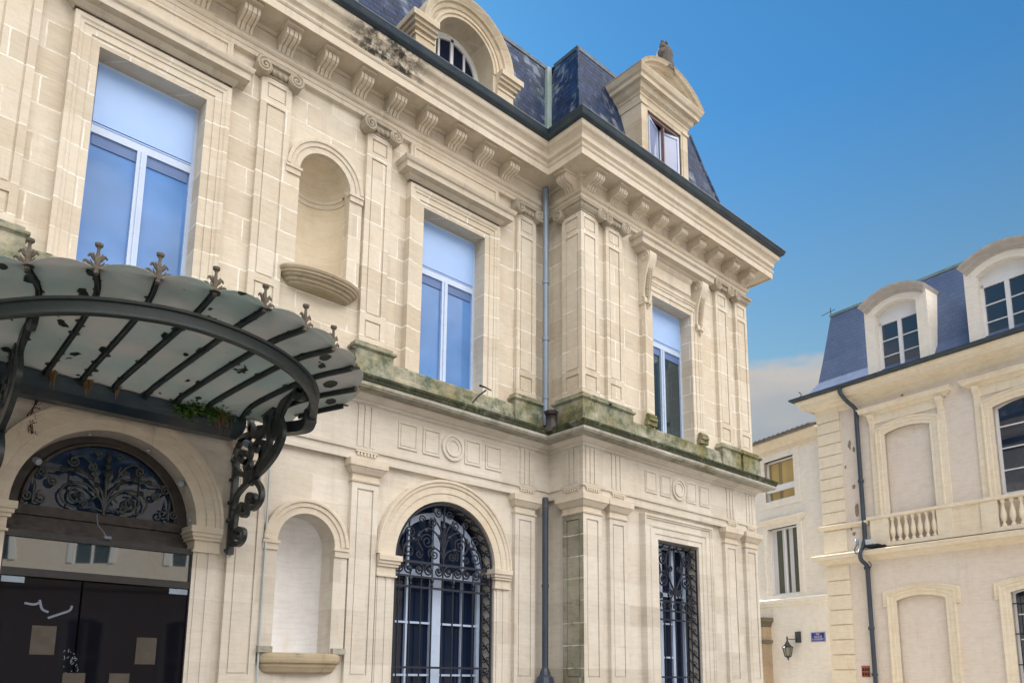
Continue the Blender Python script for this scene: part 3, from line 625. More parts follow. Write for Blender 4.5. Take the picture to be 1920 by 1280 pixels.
# pavilion window: cornice on two carved consoles
def pav_hood():
    f = FP; c = CP; m = MB(); q = [f.P(c-.98, WV, 0), f.P(c-.98, .06, 0), f.P(c+.98, .06, 0), f.P(c+.98, WV, 0)]
    zb = 9.33
    m.sweep([(p.x, p.y) for p in q], [(0, zb), (.03, zb+.03), (.05, zb+.07), (.15, zb+.075), (.155, zb+.17), (.19, zb+.20), (.20, zb+.25), (.0, zb+.32), (-.05, zb+.32)], cap=False)
    m.box(f, c-.98, c+.98, WV, .06, zb, zb+.3)
    o = part(m, 'window_hood', M_HOOD)
    m = MB(); m.mould(f, [(c-.60, 8.93), (c+.60, 8.93)], [(0, WV), (0, .02), (.03, .035), (.05, .06), (.06, .02), (.3, .02), (.32, .04), (.36, .07), (.40, .075), (.40, WV)])
    m.build('frieze_band', M_MO, o)
pav_hood()
def console(f, u, zt_, h=1.0, w=.20):
    m = MB(); pr = []
    base = [(.03, 0), (.07, .03), (.075, .10), (.05, .16), (.06, .30), (.09, .50), (.14, .66), (.19, .80), (.22, .90), (.21, .98), (.16, 1.0)]
    p = [(WV, zt_-h)]+[(v, zt_-h+z*h) for v, z in base]+[(WV, zt_)]
    n = len(p)
    m.add([f.P(u-w/2, v, z) for v, z in p]+[f.P(u+w/2, v, z) for v, z in p], [(i, (i+1) % n, n+(i+1) % n, n+i) for i in range(n)]+[tuple(range(n)), tuple(range(2*n-1, n-1, -1))])
    o = part(m, 'console', M_MO, smooth=True)
    s = MB(); 
    for sg in (-1, 1):
        s.tube([f.P(u+sg*(w/2+.005), a, b) for a, b in spiral(.11, zt_-.11*h, .09, math.pi/2, 1.7, -1)], .016, 6)
        s.tube([f.P(u+sg*(w/2+.005), a, b) for a, b in spiral(.03, zt_-.90*h, .05, -math.pi/2, 1.4, 1)], .012, 6)
    s.build('scroll', M_MO, o, smooth=True)
    lf = MB(); rr = random.Random(int(u*100))
    for i in range(26):
        t = i/25; z = zt_-h*(.28+.58*t); uu = u+(.045 if i % 2 else -.045)*(1-.3*t); vv = .135-.075*t
        lf.lathe(f.P(uu, vv, z), [(0, -.03), (.028, -.01), (.02, .02), (0, .03)], 6, (f.Nn*.6+Vector((0, 0, -.6))+f.U*(.4 if i % 2 else -.4)))
    lf.tube([f.P(u, .15, zt_-.10), f.P(u, .12, zt_-h*.5), f.P(u, .05, zt_-h-.08)], .02, 6)
    for j, dz in enumerate((0, .05, .09)): lf.lathe(f.P(u, .05-.015*j, zt_-h-dz+.03), [(0, -.04), (.045-.012*j, -.01), (.03, .02), (0, .03)], 8)
    lf.build('carved_garland', stone('carved_stone', (.50, .45, .36), (.42, .35, .25), 0, grime=.7), o, smooth=True)
for s in (-1, 1): console(FP, CP+s*.83, 9.33)
# small scroll feet under the pavilion window surround
for s in (-1, 1):
    m = MB(); u = CP+s*.80
    m.box(FP, u-.13, u+.13, .0, .09, 6.02, 6.10); m.box(FP, u-.11, u+.11, .0, .12, 6.10, 6.15); m.lathe(FP.P(u, .06, 6.19), [(0, -.11), (.045, -.11), (.05, 0), (.045, .11), (0, .11)], 12, FP.U)
    part(m, 'surround_foot', M_MOSS)

# niches ------------------------------------------------------
def niche(f, c, zs, r, z0, mat, outer, depth_k=1., imp=(.11), wallmat=None, v0=-.16):
    m = MB(); n = 16; rows = []
    zz = [z0, (z0+zs)/2, zs-.001]
    for z in zz: rows.append([f.P(c-r*math.cos(math.pi*i/n), v0-r*depth_k*math.sin(math.pi*i/n), z) for i in range(n+1)])
    for j in range(1, 9):
        ph = math.pi/2*j/8
        rows.append([f.P(c-r*math.cos(ph)*math.cos(math.pi*i/n), v0-r*depth_k*math.cos(ph)*math.sin(math.pi*i/n), zs+r*math.sin(ph)) for i in range(n+1)])
    m._rows(rows, False, False)
    # short straight reveal
    pth = archpath(c, zs, r, z0); k = len(pth)
    rv = MB(); rv.add([f.P(a, WV, b) for a, b in pth]+[f.P(a, v0, b) for a, b in pth], [(i, i+1, k+i+1, k+i) for i in range(k-1)])
    m.add([f.P(c-r*math.cos(math.pi*i/n), v0-r*depth_k*math.sin(math.pi*i/n), z0) for i in range(n+1)]+[f.P(c+r, WV, z0), f.P(c-r, WV, z0)], [tuple(range(n+3))])
    o = part(m, 'niche', mat, smooth=True); rv.build('niche_reveal', wallmat or M_LO, o, smooth=True)
    a = MB(); w = outer-r
    a.mould(f, arc(c, zs, r, math.pi, 0, 32), [(0, WV), (0, -.005), (w*.42, -.005), (w*.45, .012), (w*.72, .012), (w*.76, .03), (w*.95, .035), (w, .03), (w, WV)])
    a.build('archivolt', M_MO, o, smooth=True)
    for s in (-1, 1):
        b = MB(); x0, x1 = sorted((c+s*(r-.006), c+s*(outer+.01)))
        b.box(f, x0-.0, x1, WV, .012, zs-.12, zs-.03); b.box(f, x0-(.02 if s > 0 else 0), x1+(.0 if s > 0 else .02), WV, .028, zs-.04, zs-.002)
        b.build('impost', M_MO, o)
    jm = MB()
    for s in (-1, 1):
        x0, x1 = sorted((c+s*(r-.004), c+s*outer)); jm = MB(); jm.box(f, x0, x1, WV, -.01, z0, zs-.121)
        jm.build('jamb', wallmat or M_LO, o)
    # string moulding inside the niche at spring level
    s_ = MB(); s_.mould(F(f.P(0, 0, 0), f.U), [(0, 0), (0, .001)], [(0, 0)]) if False else None
    rows = [[f.P(c-(r-q)*math.cos(math.pi*i/n), v0-(r-q)*depth_k*math.sin(math.pi*i/n), zs+dz) for q, dz in ((0, -.12), (.015, -.115), (.02, -.06), (.04, -.05), (.04, -.01), (0, 0))] for i in range(n+1)]
    s_._rows(rows, False, False)
    if z0 > 4: s_.build('inner_band', M_MO, o)
    return o
n2 = niche(FM, CN, ZN2, .39, 6.86, stone('niche_stone', (.66, .59, .47), (.64, .55, .40), .12, grime=.15), .585, wallmat=M_UP)
n1 = niche(FM, CN+.02, ZN1, RN, 1.86, M_NICHE, .59, depth_k=.55, v0=-.36)
# upper bowed shelf
def bow(f, c, hw, zt_, prof, proj, mat, name, par):
    m = MB(); n = 24; pth = [f.P(c-hw*math.cos(math.pi*i/n), WV+proj*math.sin(math.pi*i/n)**.8, 0) for i in range(n+1)]
    m.sweep([(p.x, p.y) for p in pth], [(o, zt_+z) for o, z in prof], cap=True)
    k = len(prof)
    m.add([(m.v[i*k+k-1]) for i in range(n+1)], [tuple(range(n+1))]); m.add([(m.v[i*k]) for i in range(n+1)], [tuple(range(n+1))])
    return m.build(name, mat, par, smooth=False)
bow(FM, CN, .59, 6.90, [(-.17, -.22), (-.14, -.205), (-.13, -.185), (-.10, -.17), (-.09, -.14), (-.055, -.125), (-.045, -.10), (-.02, -.09), (-.015, -.065), (.0, -.055), (.012, -.025), (.0, 0), (-.05, .012)], .34, stone('shelf_stone', (.46, .40, .30), (.36, .29, .20), 0, moss=.14, grime=.9), 'niche_shelf', n2)
bow(FM, CN+.02, .57, 1.86, [(-.12, -.24), (-.09, -.22), (-.06, -.17), (-.05, -.16), (-.045, -.13), (-.01, -.11), (0, -.08), (.005, -.03), (0, 0), (-.03, .01)], .20, stone('sill_stone', (.52, .45, .33), (.42, .33, .22), 0, moss=.16, grime=.8), 'niche_sill', n1)
for s_ in (-1, 1):
    sm = MB(); sm.box(FM, CN+.02+s_*.50-.09, CN+.02+s_*.50+.09, WV, .06, 1.865, 1.94); sm.build('sill_block', M_LEDGE, n1)

# ground arched window ----------------------------------------
def archivolt(f, c, zs, r, outer, z0, name='arch_surround'):
    w = outer-r; m = MB()
    pr = [(0, WV-.001), (0, .0), (w*.36, .0), (w*.38, .014), (w*.68, .014), (w*.71, .03), (w*.84, .034), (w*.88, .05), (w*.98, .05), (w, .04), (w, WV)]
    m.mould(f, arc(c, zs, r, math.pi, 0, 44), pr)
    o = part(m, name, M_MO, smooth=True)
    for s in (-1, 1):
        j = MB(); x0, x1 = sorted((c+s*(r-.004), c+s*(outer-.03)))
        j.box(f, x0, x1, WV-.001, -.012, z0, zs-.30)
        for q in ((.04, .135), (.17, outer-r-.05)):
            a, b = sorted((c+s*(r+q[0]), c+s*(r+q[1]))); j.box(f, a, b, -.02, .0, z0, zs-.30)
        j.build('jamb', M_LO, o)
    for s in (-1, 1):
        i = MB()
        ua, ub = (c+s*r, c+s*(outer-.02))
        x0, x1 = sorted((ua, ub)); inn = .0
        lay = [(.0, -.30, -.275, .03), (.0, -.275, -.16, .012), (.0, -.16, -.12, .04), (.0, -.12, -.075, .06), (.0, -.075, -.0, .08)]
        for _, za, zb_, v in lay:
            e = v-.012; xa, xb = (x0-e, x1) if s > 0 else (x0, x1+e)
            i.box(f, xa-(.006 if s > 0 else 0), xb+(.006 if s < 0 else 0), -.30, v, zs+za, zs+zb_)
        i.build('impost', M_MO, o)
    return o
archivolt(FM, CW, ZW, RW, 1.24, .9)
archivolt(FM, CU-.025, ZD, RD, 1.24, .15)
# lunette of window & french window behind grille
def arched_window():
    f = FM; c = CW; v = -.32; w = MB()
    for u in (-.86, .80): w.box(f, c+u, c+u+.06, v-.04, v+.03, .9, ZW-.12)
    w.box(f, c-.86, c+.86, v-.04, v+.035, ZW-.20, ZW-.10)
    w.box(f, c-.09, c+.09, v-.04, v+.05, .9, ZW-.20)
    w.box(f, c-.055, c+.055, v-.04, v+.035, ZW-.10, ZW+.86)
    for u in (-.52, .5): w.box(f, c+u, c+u+.03, v-.04, v+.03, .9, ZW+.70)
    w.box(f, c-.80, c+.80, v-.03, v+.025, 2.35, 2.38); w.box(f, c-.80, c+.80, v-.03, v+.025, 1.60, 1.63)
    w.mould(f, arc(c, ZW-.1, .80, math.pi, 0, 28), [(0, v-.04), (0, v+.03), (.09, v+.03), (.09, v-.04)])
    o = part(w, 'window_frame', M_PVC)
    g = MB(); g.plate(f, archpath(c, ZW, .92, .9), [], v-.02, v-.03); g.build('pane', G_LOW, o)
    return o
arched_window()
def iron_grille_arch():
    f = FM; c = CW; vg = -.12; r = RW-.04; g = MB(); n = f.Nn
    def P(u, z, v=vg): return f.P(u, v, z)
    root = None
    for v in (-.05, -.27):
        g.bar([P(a, b, v) for a, b in archpath(c, ZW, r, .9, 30)], n, .03, .02)
    g2 = MB()
    # lattice of struts and C scrolls in the depth of the reveal
    pts = [(c+r, .95+.20*i) for i in range(12)]+arc(c, ZW, r, 0, math.pi, 16)[1:]+[(c-r, ZW-.2*i) for i in range(1, 12)]
    for i in range(len(pts)-1):
        a, b = pts[i], pts[i+1]; va, vb = (-.06, -.26)
        g2.tube([P(a[0], a[1], va), P(b[0], b[1], vb)], .011, 5)
        m_ = ((a[0]+b[0])/2, (a[1]+b[1])/2); d = Vector((b[0]-a[0], b[1]-a[1])).normalized()
        for sg, vc in ((1, -.11), (-1, -.21)):
            sp = spiral(0, 0, .05, 0, 1.1, sg)
            g2.tube([P(m_[0]+d.x*y, m_[1]+d.y*y, vc+x) for x, y in sp], .008, 5)
    # vertical bars
    b_ = MB()
    xs = [-.77+.1925*i for i in range(9)]
    for i, x in enumerate(xs):
        top = ZW-.10
        b_.tube([P(c+x, .9), P(c+x, top)], .012, 6)
        if i % 2:
            b_.lathe(P(c+x, 2.92), [(0, .17), (.012, .12), (.034, .05), (.018, .0), (.026, -.02), (.012, -.06)], 6)
            b_.tube([P(c+x, .9), P(c+x, 2.9)], .014, 6)
    for z in (2.86, 1.72): b_.bar([P(c-r, z), P(c+r, z)], n, .03, .018)
    b_.bar([P(c-r, ZW-.02), P(c+r, ZW-.02)], n, .035, .03); b_.bar([P(c-r, ZW-.23), P(c+r, ZW-.23)], n, .03, .03)
    s = MB()
    for i in range(10):
        x = -.79+.1755*i; k = 1 if i % 2 else -1
        s.tube([P(c+x+a, ZW-.125+b, vg+.01) for a, b in spiral(0, 0, .085, math.pi/2, 1.5, k)], .014, 6)
        s.lathe(P(c+x, ZW-.125, vg+.02), [(0, .03), (.03, .02), (.036, 0)], 8, n)
    # scrollwork of the arched head
    for sg in (-1, 1):
        def S(cx, cz, rr, a0, t, k, th=.013): s.tube([P(c+sg*(cx+(a-0)), ZW+b) for a, b in [(p[0]-cx+0, p[1]) for p in spiral(cx, cz, rr, a0, t, k)]], th, 6)
        def C_(pts, th=.014): s.tube([P(c+sg*a, ZW+b) for a, b in [(q.x, q.y) for q in cat([Vector((x, y, 0)) for x, y in pts])]], th, 6)
        C_([(.0, .05), (.03, .25), (.12, .42), (.28, .50), (.42, .42), (.46, .28), (.38, .16)])
        C_([(.0, .05), (.05, .16), (.17, .22), (.27, .16), (.26, .07)])
        C_([(.02, .30), (.05, .48), (.13, .60), (.25, .66)])
        for a in ((.30, .30, .12, 0, 1.8, 1), (.16, .12, .075, 1, 1.5, -1), (.22, .60, .08, 2, 1.6, 1), (.62, .14, .11, 1.5, 1.7, -1), (.60, .40, .09, 0, 1.6, 1), (.10, .76, .07, 0, 1.5, -1), (.44, .10, .06, 3, 1.4, 1), (.40, .62, .06, 3, 1.4, -1)):
            sp = spiral(a[0], a[1], a[2], a[3], a[4], a[5]); s.tube([P(c+sg*x, ZW+z) for x, z in sp], .012, 6)
        C_([(.74, .02), (.66, .25), (.50, .30), (.44, .44)])
        for q in ((.33, .46), (.46, .36), (.10, .40), (.20, .22), (.55, .3)):
            s.lathe(P(c+sg*q[0], ZW+q[1], vg+.012), [(0, .035), (.035, .01), (.02, -.01)], 6, n)
    s.tube([P(c, ZW), P(c, ZW+.86)], .016, 6)
    s.lathe(P(c, ZW+.50), [(0, .16), (.02, .1), (.045, .04), (.02, -.02), (.03, -.06), (.01, -.12)], 8)
    o = part(g, 'window_grille', M_IRONB)
    g2.build('side_lattice', M_IRONB, o); b_.build('bars', M_IRONB, o); s.build('scrollwork', M_IRONB, o, smooth=True)
iron_grille_arch()

# pavilion ground window --------------------------------------
P4 = [(0, WV), (0, -.0), (.09, -.0), (.095, .014), (.20, .014), (.205, .028), (.235, .032), (.25, .012), (.34, .012), (.345, .03), (.37, .034), (.38, .05), (.42, .05), (.425, WV)]
rect_surround(FP, CP, .61, .9, 4.0, P4, mat=M_LO)
def pav_window():
    f = FP; c = CP; v = -.32; w = MB()
    for a, b in ((-.61, -.50), (-.22, -.04-.1), (.14, .22), (.50, .61)): w.box(f, c+a, c+b, v-.04, v+.03, .9, 3.95)
    w.box(f, c-.5, c+.5, v-.04, v+.035, 3.05, 3.12); w.box(f, c-.5, c+.5, v-.04, v+.03, 3.92, 4.0)
    for z in (2.55, 1.95): w.box(f, c-.14, c+.14, v-.03, v+.025, z, z+.03)
    o = part(w, 'window_frame', M_PVC)
    g = MB(); g.box(f, c-.61, c+.61, v-.03, v-.02, .9, 4.0); g.build('pane', G_LOW, o)
pav_window()
def iron_grille_rect():
    f = FP; c = CP; vg = -.12; hw = .58; n = f.Nn; g = MB()
    def P(u, z, v=vg): return f.P(u, v, z)
    for v in (-.05, -.27): g.bar([P(c-hw, .9, v), P(c-hw, 3.95, v), P(c+hw, 3.95, v), P(c+hw, .9, v)], n, .03, .02)
    g2 = MB()
    pts = [(c+hw, .95+.2*i) for i in range(16)]
    for i in range(len(pts)-1):
        a, b = pts[i], pts[i+1]; g2.tube([P(a[0], a[1], -.06), P(b[0], b[1], -.26)], .012, 5); 
        g2.tube([P(a[0], a[1]+.1+y, -.16+x) for x, y in spiral(0, 0, .06, 0, 1.2, 1)], .009, 5)
    pts = [(c-hw+.2*i, 3.95) for i in range(7)]
    for i in range(len(pts)-1): g2.tube([P(pts[i][0], 3.94, -.06), P(pts[i+1][0], 3.94, -.26)], .012, 5)
    b_ = MB(); xs = [-.48+.16*i for i in range(7)]
    for i, x in enumerate(xs): b_.tube([P(c+x, .9), P(c+x, 2.95)], .013, 6)
    for z in (2.95, 2.78, 2.62, 1.62): b_.bar([P(c-hw, z), P(c+hw, z)], n, .03, .018)
    s = MB()
    for sg in (-1, 1):
        for cx, cz, rr, a0, t, k in ((.36, 3.70, .13, 0, 1.8, 1), (.33, 3.33, .15, 2, 1.9, -1), (.15, 3.08, .09, 1, 1.6, 1), (.42, 3.05, .07, 1, 1.5, -1), (.12, 3.55, .07, 1, 1.5, -1)):
            s.tube([P(c+sg*x, z) for x, z in spiral(cx, cz, rr, a0, t, k)], .016, 6)
        s.tube([P(c+sg*q.x, q.y) for q in cat([Vector(p+(0,)) for p in ((.0, 2.97), (.06, 3.2), (.2, 3.42), (.25, 3.6), (.2, 3.82), (.08, 3.92))])], .016, 6)
        s.tube([P(c+sg*q.x, q.y) for q in cat([Vector(p+(0,)) for p in ((.5, 2.97), (.5, 3.3), (.42, 3.5), (.5, 3.7), (.48, 3.9))])], .016, 6)
    for i in range(7):
        s.tube([P(c-.48+.16*i+a, 2.865+b) for a, b in spiral(0, 0, .06, math.pi/2, 1.3, 1 if i % 2 else -1)], .012, 6)
    s.tube([P(c, 2.97), P(c, 3.94)], .014, 6)
    o = part(g, 'window_grille', M_IRONB); g2.build('side_lattice', M_IRONB, o); b_.build('bars', M_IRONB, o); s.build('scrollwork', M_IRONB, o, smooth=True)
iron_grille_rect()

# entrance ----------------------------------------------------
def entrance():
    f = FM; c = CU-.025; d = MB()
    # wooden lunette frame
    d.plate(f, archpath(c, ZD, RD, 3.03), [archpath(c, ZD+.07, RD-.15, ZD+.05)], -.30, -.36)
    d.box(f, c-RD, c+RD, -.36, -.25, ZD-.06, ZD+.045); d.box(f, c-RD, c+RD, -.36, -.22, 3.03, 3.10); d.box(f, c-RD, c+RD, -.36, -.283, 3.10, 3.225); d.box(f, c-RD, c+RD, -.36, -.27, 2.6, 3.03)
    d.mould(f, arc(c, ZD+.05, RD-.17, math.pi, 0, 28), [(0, -.34), (0, -.26), (.03, -.26), (.05, -.30)])
    o = part(d, 'fanlight_frame', M_WOOD)
    g = MB(); g.plate(f, archpath(c, ZD+.05, RD-.13, ZD+.0), [], -.335, -.34); g.build('fanlight_pane', G_LUN, o)
    mm = MB()
    for u in (-.36, .0, .36): mm.box(f, c+u-.006, c+u+.006, -.335, -.325, ZD+.03, ZD+math.sqrt(max(.01, .78**2-u*u)))
    mm.build('glazing_bar', M_BLACK, o)
    s = MB(); n = f.Nn; z0 = ZD+.05
    def P(u, z, v=-.24): return f.P(c+u, v, z0+z)
    def T(pts, th=.014, th2=None): s.tube([P(q.x, q.y) for q in cat([Vector(p+(0,)) for p in pts])], th, 6, th2)
    for sg in (-1, 1):
        def TT(pts, th=.014, th2=None): T([(sg*a, b) for a, b in pts], th, th2)
        TT([(.0, .08), (.05, .25), (.16, .38), (.32, .44), (.50, .40), (.62, .42)], .019, .008)
        TT([(.0, .02), (.03, .12), (.10, .22), (.22, .30), (.36, .28), (.44, .18), (.40, .07), (.30, .03)], .017, .010)
        TT([(.02, .10), (.08, .18), (.13, .14)], .012)
        TT([(.10, .40), (.16, .52), (.26, .60), (.37, .56)], .014)
        TT([(.02, .02), (.12, .05), (.22, .02)], .012)
        for cx, cz, rr, a0, t, k in ((.27, .16, .10, 2, 1.7, -1), (.63, .36, .055, 1, 1.6, 1), (.34, .53, .06, 0, 1.6, -1), (.16, .50, .05, 2, 1.4, 1), (.20, .07, .045, 0, 1.4, 1), (.52, .28, .05, 1, 1.5, -1), (.62, .08, .07, 1.6, 1.5, -1), (.75, .08, .05, 1.6, 1.4, 1), (.11, .66, .035, 0, 1.2, 1)):
            s.tube([P(sg*x, z) for x, z in spiral(cx, cz, rr, a0, t, k)], .012, 6)
        for a, b in ((.27, .16), (.10, .30), (.16, .38), (.44, .42), (.36, .28), (.3, .44)):
            s.lathe(P(sg*a, b, -.228), [(0, .04), (.035, .012), (.02, -.01)], 6, n)
        s.lathe(P(sg*.685, .16), [(0, .14), (.010, .08), (.022, .02), (.01, -.04), (.02, -.07), (.008, -.15)], 6)
    s.tube([P(0, -.02), P(0, .60)], .018, 6)
    s.lathe(P(0, .55), [(0, .17), (.015, .12), (.035, .07), (.015, .03), (.045, -.01), (.02, -.05), (.05, -.10), (.02, -.15), (.03, -.2), (.01, -.25)], 8)
    s.build('fanlight_scrollwork', M_IRON, o, smooth=True)
    # metal door frame standing at the wall face
    fr = MB(); a, b = 1.235, 3.185; v0, v1 = -.09, -.02
    fr.box(f, a, a+.06, v0, v1, .15, 3.02); fr.box(f, b-.06, b, v0, v1, .15, 3.02)
    fr.box(f, a+.06, b-.06, v0, v1, 2.955, 3.02); fr.box(f, a+.06, b-.06, v0, v1, 2.56, 2.64)
    po = part(fr, 'door_frame', M_BRONZE)
    t = MB(); t.box(f, a+.06, b-.06, v0+.02, v0+.03, 2.64, 2.955); t.build('transom_pane', G_TRANS, po)
    for x0, x1 in ((a+.06, 2.025), (2.045, b-.06)):
        dd = MB(); dd.box(f, x0, x1, v0+.025, v0+.04, .15, 2.545)
        dr = part(dd, 'glass_door', G_DOOR)
        h = MB(); hx = x0+.01 if x0 < 1.5 else x1-.21; h.box(f, hx, hx+.20, v0+.015, v0+.055, 2.49, 2.55)
        h.build('door_hinge', M_ZINC, dr)
    rev = MB(); rev.box(f, a, b, -.6, -.595, .1, 3.02); part(rev, 'vestibule', M_BLACK)
entrance()

# roof --------------------------------------------------------
def roof():
    # main mansard: lower slope, slight flare at the foot
    prof = [(-.38, 10.74), (-.55, 11.1), (-.72, 11.55), (-.92, 12.4), (-1.22, 13.85)]
    prof = [(.30, 10.72), (.10, 10.9), (-.12, 11.25), (-.33, 11.95), (-.55, 12.8), (-.76, 13.68)]
    m = MB()
    m.sweep([(XL, 0), (IX+1.0, 0)], prof, cap=False)
    m.sweep([(IX, .6), (IX, -PY), (PX1, -PY), (PX1, 15)], prof, cap=False)
    m.add([(XL, .76, 13.68), (IX+.76, .76, 13.68), (IX+.76, 14, 13.7), (XL, 14, 13.7)], [(0, 1, 2, 3)])
    m.add([(IX+.76, -PY+.76, 13.68), (PX1-.76, -PY+.76, 13.68), (PX1-.76, 14, 13.7), (IX+.76, 14, 13.7)], [(0, 1, 2, 3)])
    o = part(m, 'mansard_roof', M_SLATE)
    r = MB()
    r.sweep([(XL, 0), (IX+.72, 0)], [(-.73, 13.62), (-.73, 13.70), (-.80, 13.72), (-.86, 13.69)], cap=True)
    r.sweep([(IX, .6), (IX, -PY), (PX1, -PY), (PX1, 15)], [(-.735, 13.62), (-.73, 13.695), (-.80, 13.715), (-.86, 13.69)], cap=True)
    r.build('roof_flashing', M_RIDGE, o)
    v = MB(); pts = [(-p, z) for p, z in prof]
    v.tube([Vector((IX+a-.02, a+.02, z+.0)) for a, z in [(-.3, 10.72), (-.1, 10.9), (.12, 11.25), (.33, 11.95), (.55, 12.8), (.76, 13.66)]], .10, 6)
    v.build('valley_flashing', M_LEAD, o)
    h = MB(); h.tube([(PX1+b, -PY-b, z) for b, z in [(q[0], q[1]) for q in prof]], .035, 6); h.build('hip_flashing', M_SLATE, o); h = MB()
    h.tube([(IX-b, -PY-b, z) for b, z in [(q[0], q[1]) for q in prof]], .03, 6)
    h.build('hip_flashing', M_SLATE, o)
    # gutter
    g = MB(); a = [(.53+.085*math.cos(t), 10.755+.085*math.sin(t)) for t in [math.pi*(1.02+.96*i/9) for i in range(10)]]
    a = [(.44, 10.665), (.44, 10.76)]+[(.545+.095*math.cos(t), 10.765+.095*math.sin(t)) for t in [math.pi*(1+i/9) for i in range(10)]]+[(.655, 10.78), (.655, 10.795), (.63, 10.80), (.61, 10.775)]
    g.sweep(PATH, a+[(.20, 10.76)], cap=False)
    part(g, 'gutter', M_GUT, smooth=True)
roof()

# arched dormer of the main roof --------------------------------
def arch_dormer():
    f = F((0, -.12, 0), (1, 0, 0)); c = 6.84; zs = 11.72; m = MB()
    # body with deep round opening
    Ro, Ri = .92, .60
    m.plate(f, [(c-Ro, 10.9)]+arc(c, zs, Ro, math.pi, 0, 30)+[(c+Ro, 10.9)], [archpath(c, zs, Ri, 10.95, 26)], .0, -.55, sides=False)
    pth = [(c-Ro, 10.9)]+arc(c, zs, Ro, math.pi, 0, 30)+[(c+Ro, 10.9)]; k = len(pth)
    m.add([f.P(a, 0, b) for a, b in pth]+[f.P(a, -1.3, b) for a, b in pth], [(i, i+1, k+i+1, k+i) for i in range(k-1)])
    o = part(m, 'arched_dormer', M_DORM, smooth=True)
    r = MB(); r.mould(f, arc(c, zs, Ro-.17, math.pi, 0, 34), [(0, -.02), (0, .03), (.03, .05), (.06, .05), (.07, .09), (.11, .10), (.15, .15), (.19, .16), (.20, .13), (.20, -.9)])
    r.mould(f, arc(c, zs, Ri, math.pi, 0, 34), [(0, -.2), (0, .02), (.05, .02), (.055, .04), (.10, .045), (.105, -.02)])
    r.build('dormer_arch', M_DORM, o, smooth=True)
    for sg in (-1, 1):
        s = MB(); x0, x1 = sorted((c+sg*.66, c+sg*1.02)); e = 1 if sg > 0 else -1
        lay = [(.0, 11.08, 11.45, 0), (.03, 11.45, 11.49, .02), (.0, 11.49, 11.54, 0), (.05, 11.54, 11.60, .05), (.09, 11.60, 11.66, .09), (.13, 11.66, 11.76, .13)]
        for ex, za, zb_, v in lay: s.box(f, x0-(ex if sg < 0 else 0), x1+(ex if sg > 0 else 0), -1.0, .05+v, za, zb_)
        xa, xb = sorted((c+sg*.66, c+sg*.90)); s.box(f, xa, xb, -1.0, .03, 10.8, 11.09)
        s.build('dormer_impost', M_DORM, o)
    w = MB(); v = -.40; w.mould(f, arc(c, zs, Ri-.10, math.pi, 0, 28), [(0, v-.03), (0, v+.02), (.10, v+.02), (.10, v-.03)]); w.box(f, c-.03, c+.03, v-.03, v+.02, 11, zs+.55); w.box(f, c-.5, c+.5, v-.03, v+.015, 11.7, 11.74)
    for sg in (-1, 1):
        w.box(f, c+sg*.27-.02, c+sg*.27+.02, v-.03, v+.015, 11, zs+.42)
    for u0, u1 in ((-.6, -.5), (.5, .6)): w.box(f, c+u0, c+u1, v-.03, v+.02, 10.9, zs)
    fr = w.build('dormer_window_frame', M_PVC2, o)
    g = MB(); g.plate(f, archpath(c, zs, Ri, 10.9), [], v-.01, v-.02); g.build('dormer_pane', G_LOW, o)
arch_dormer()
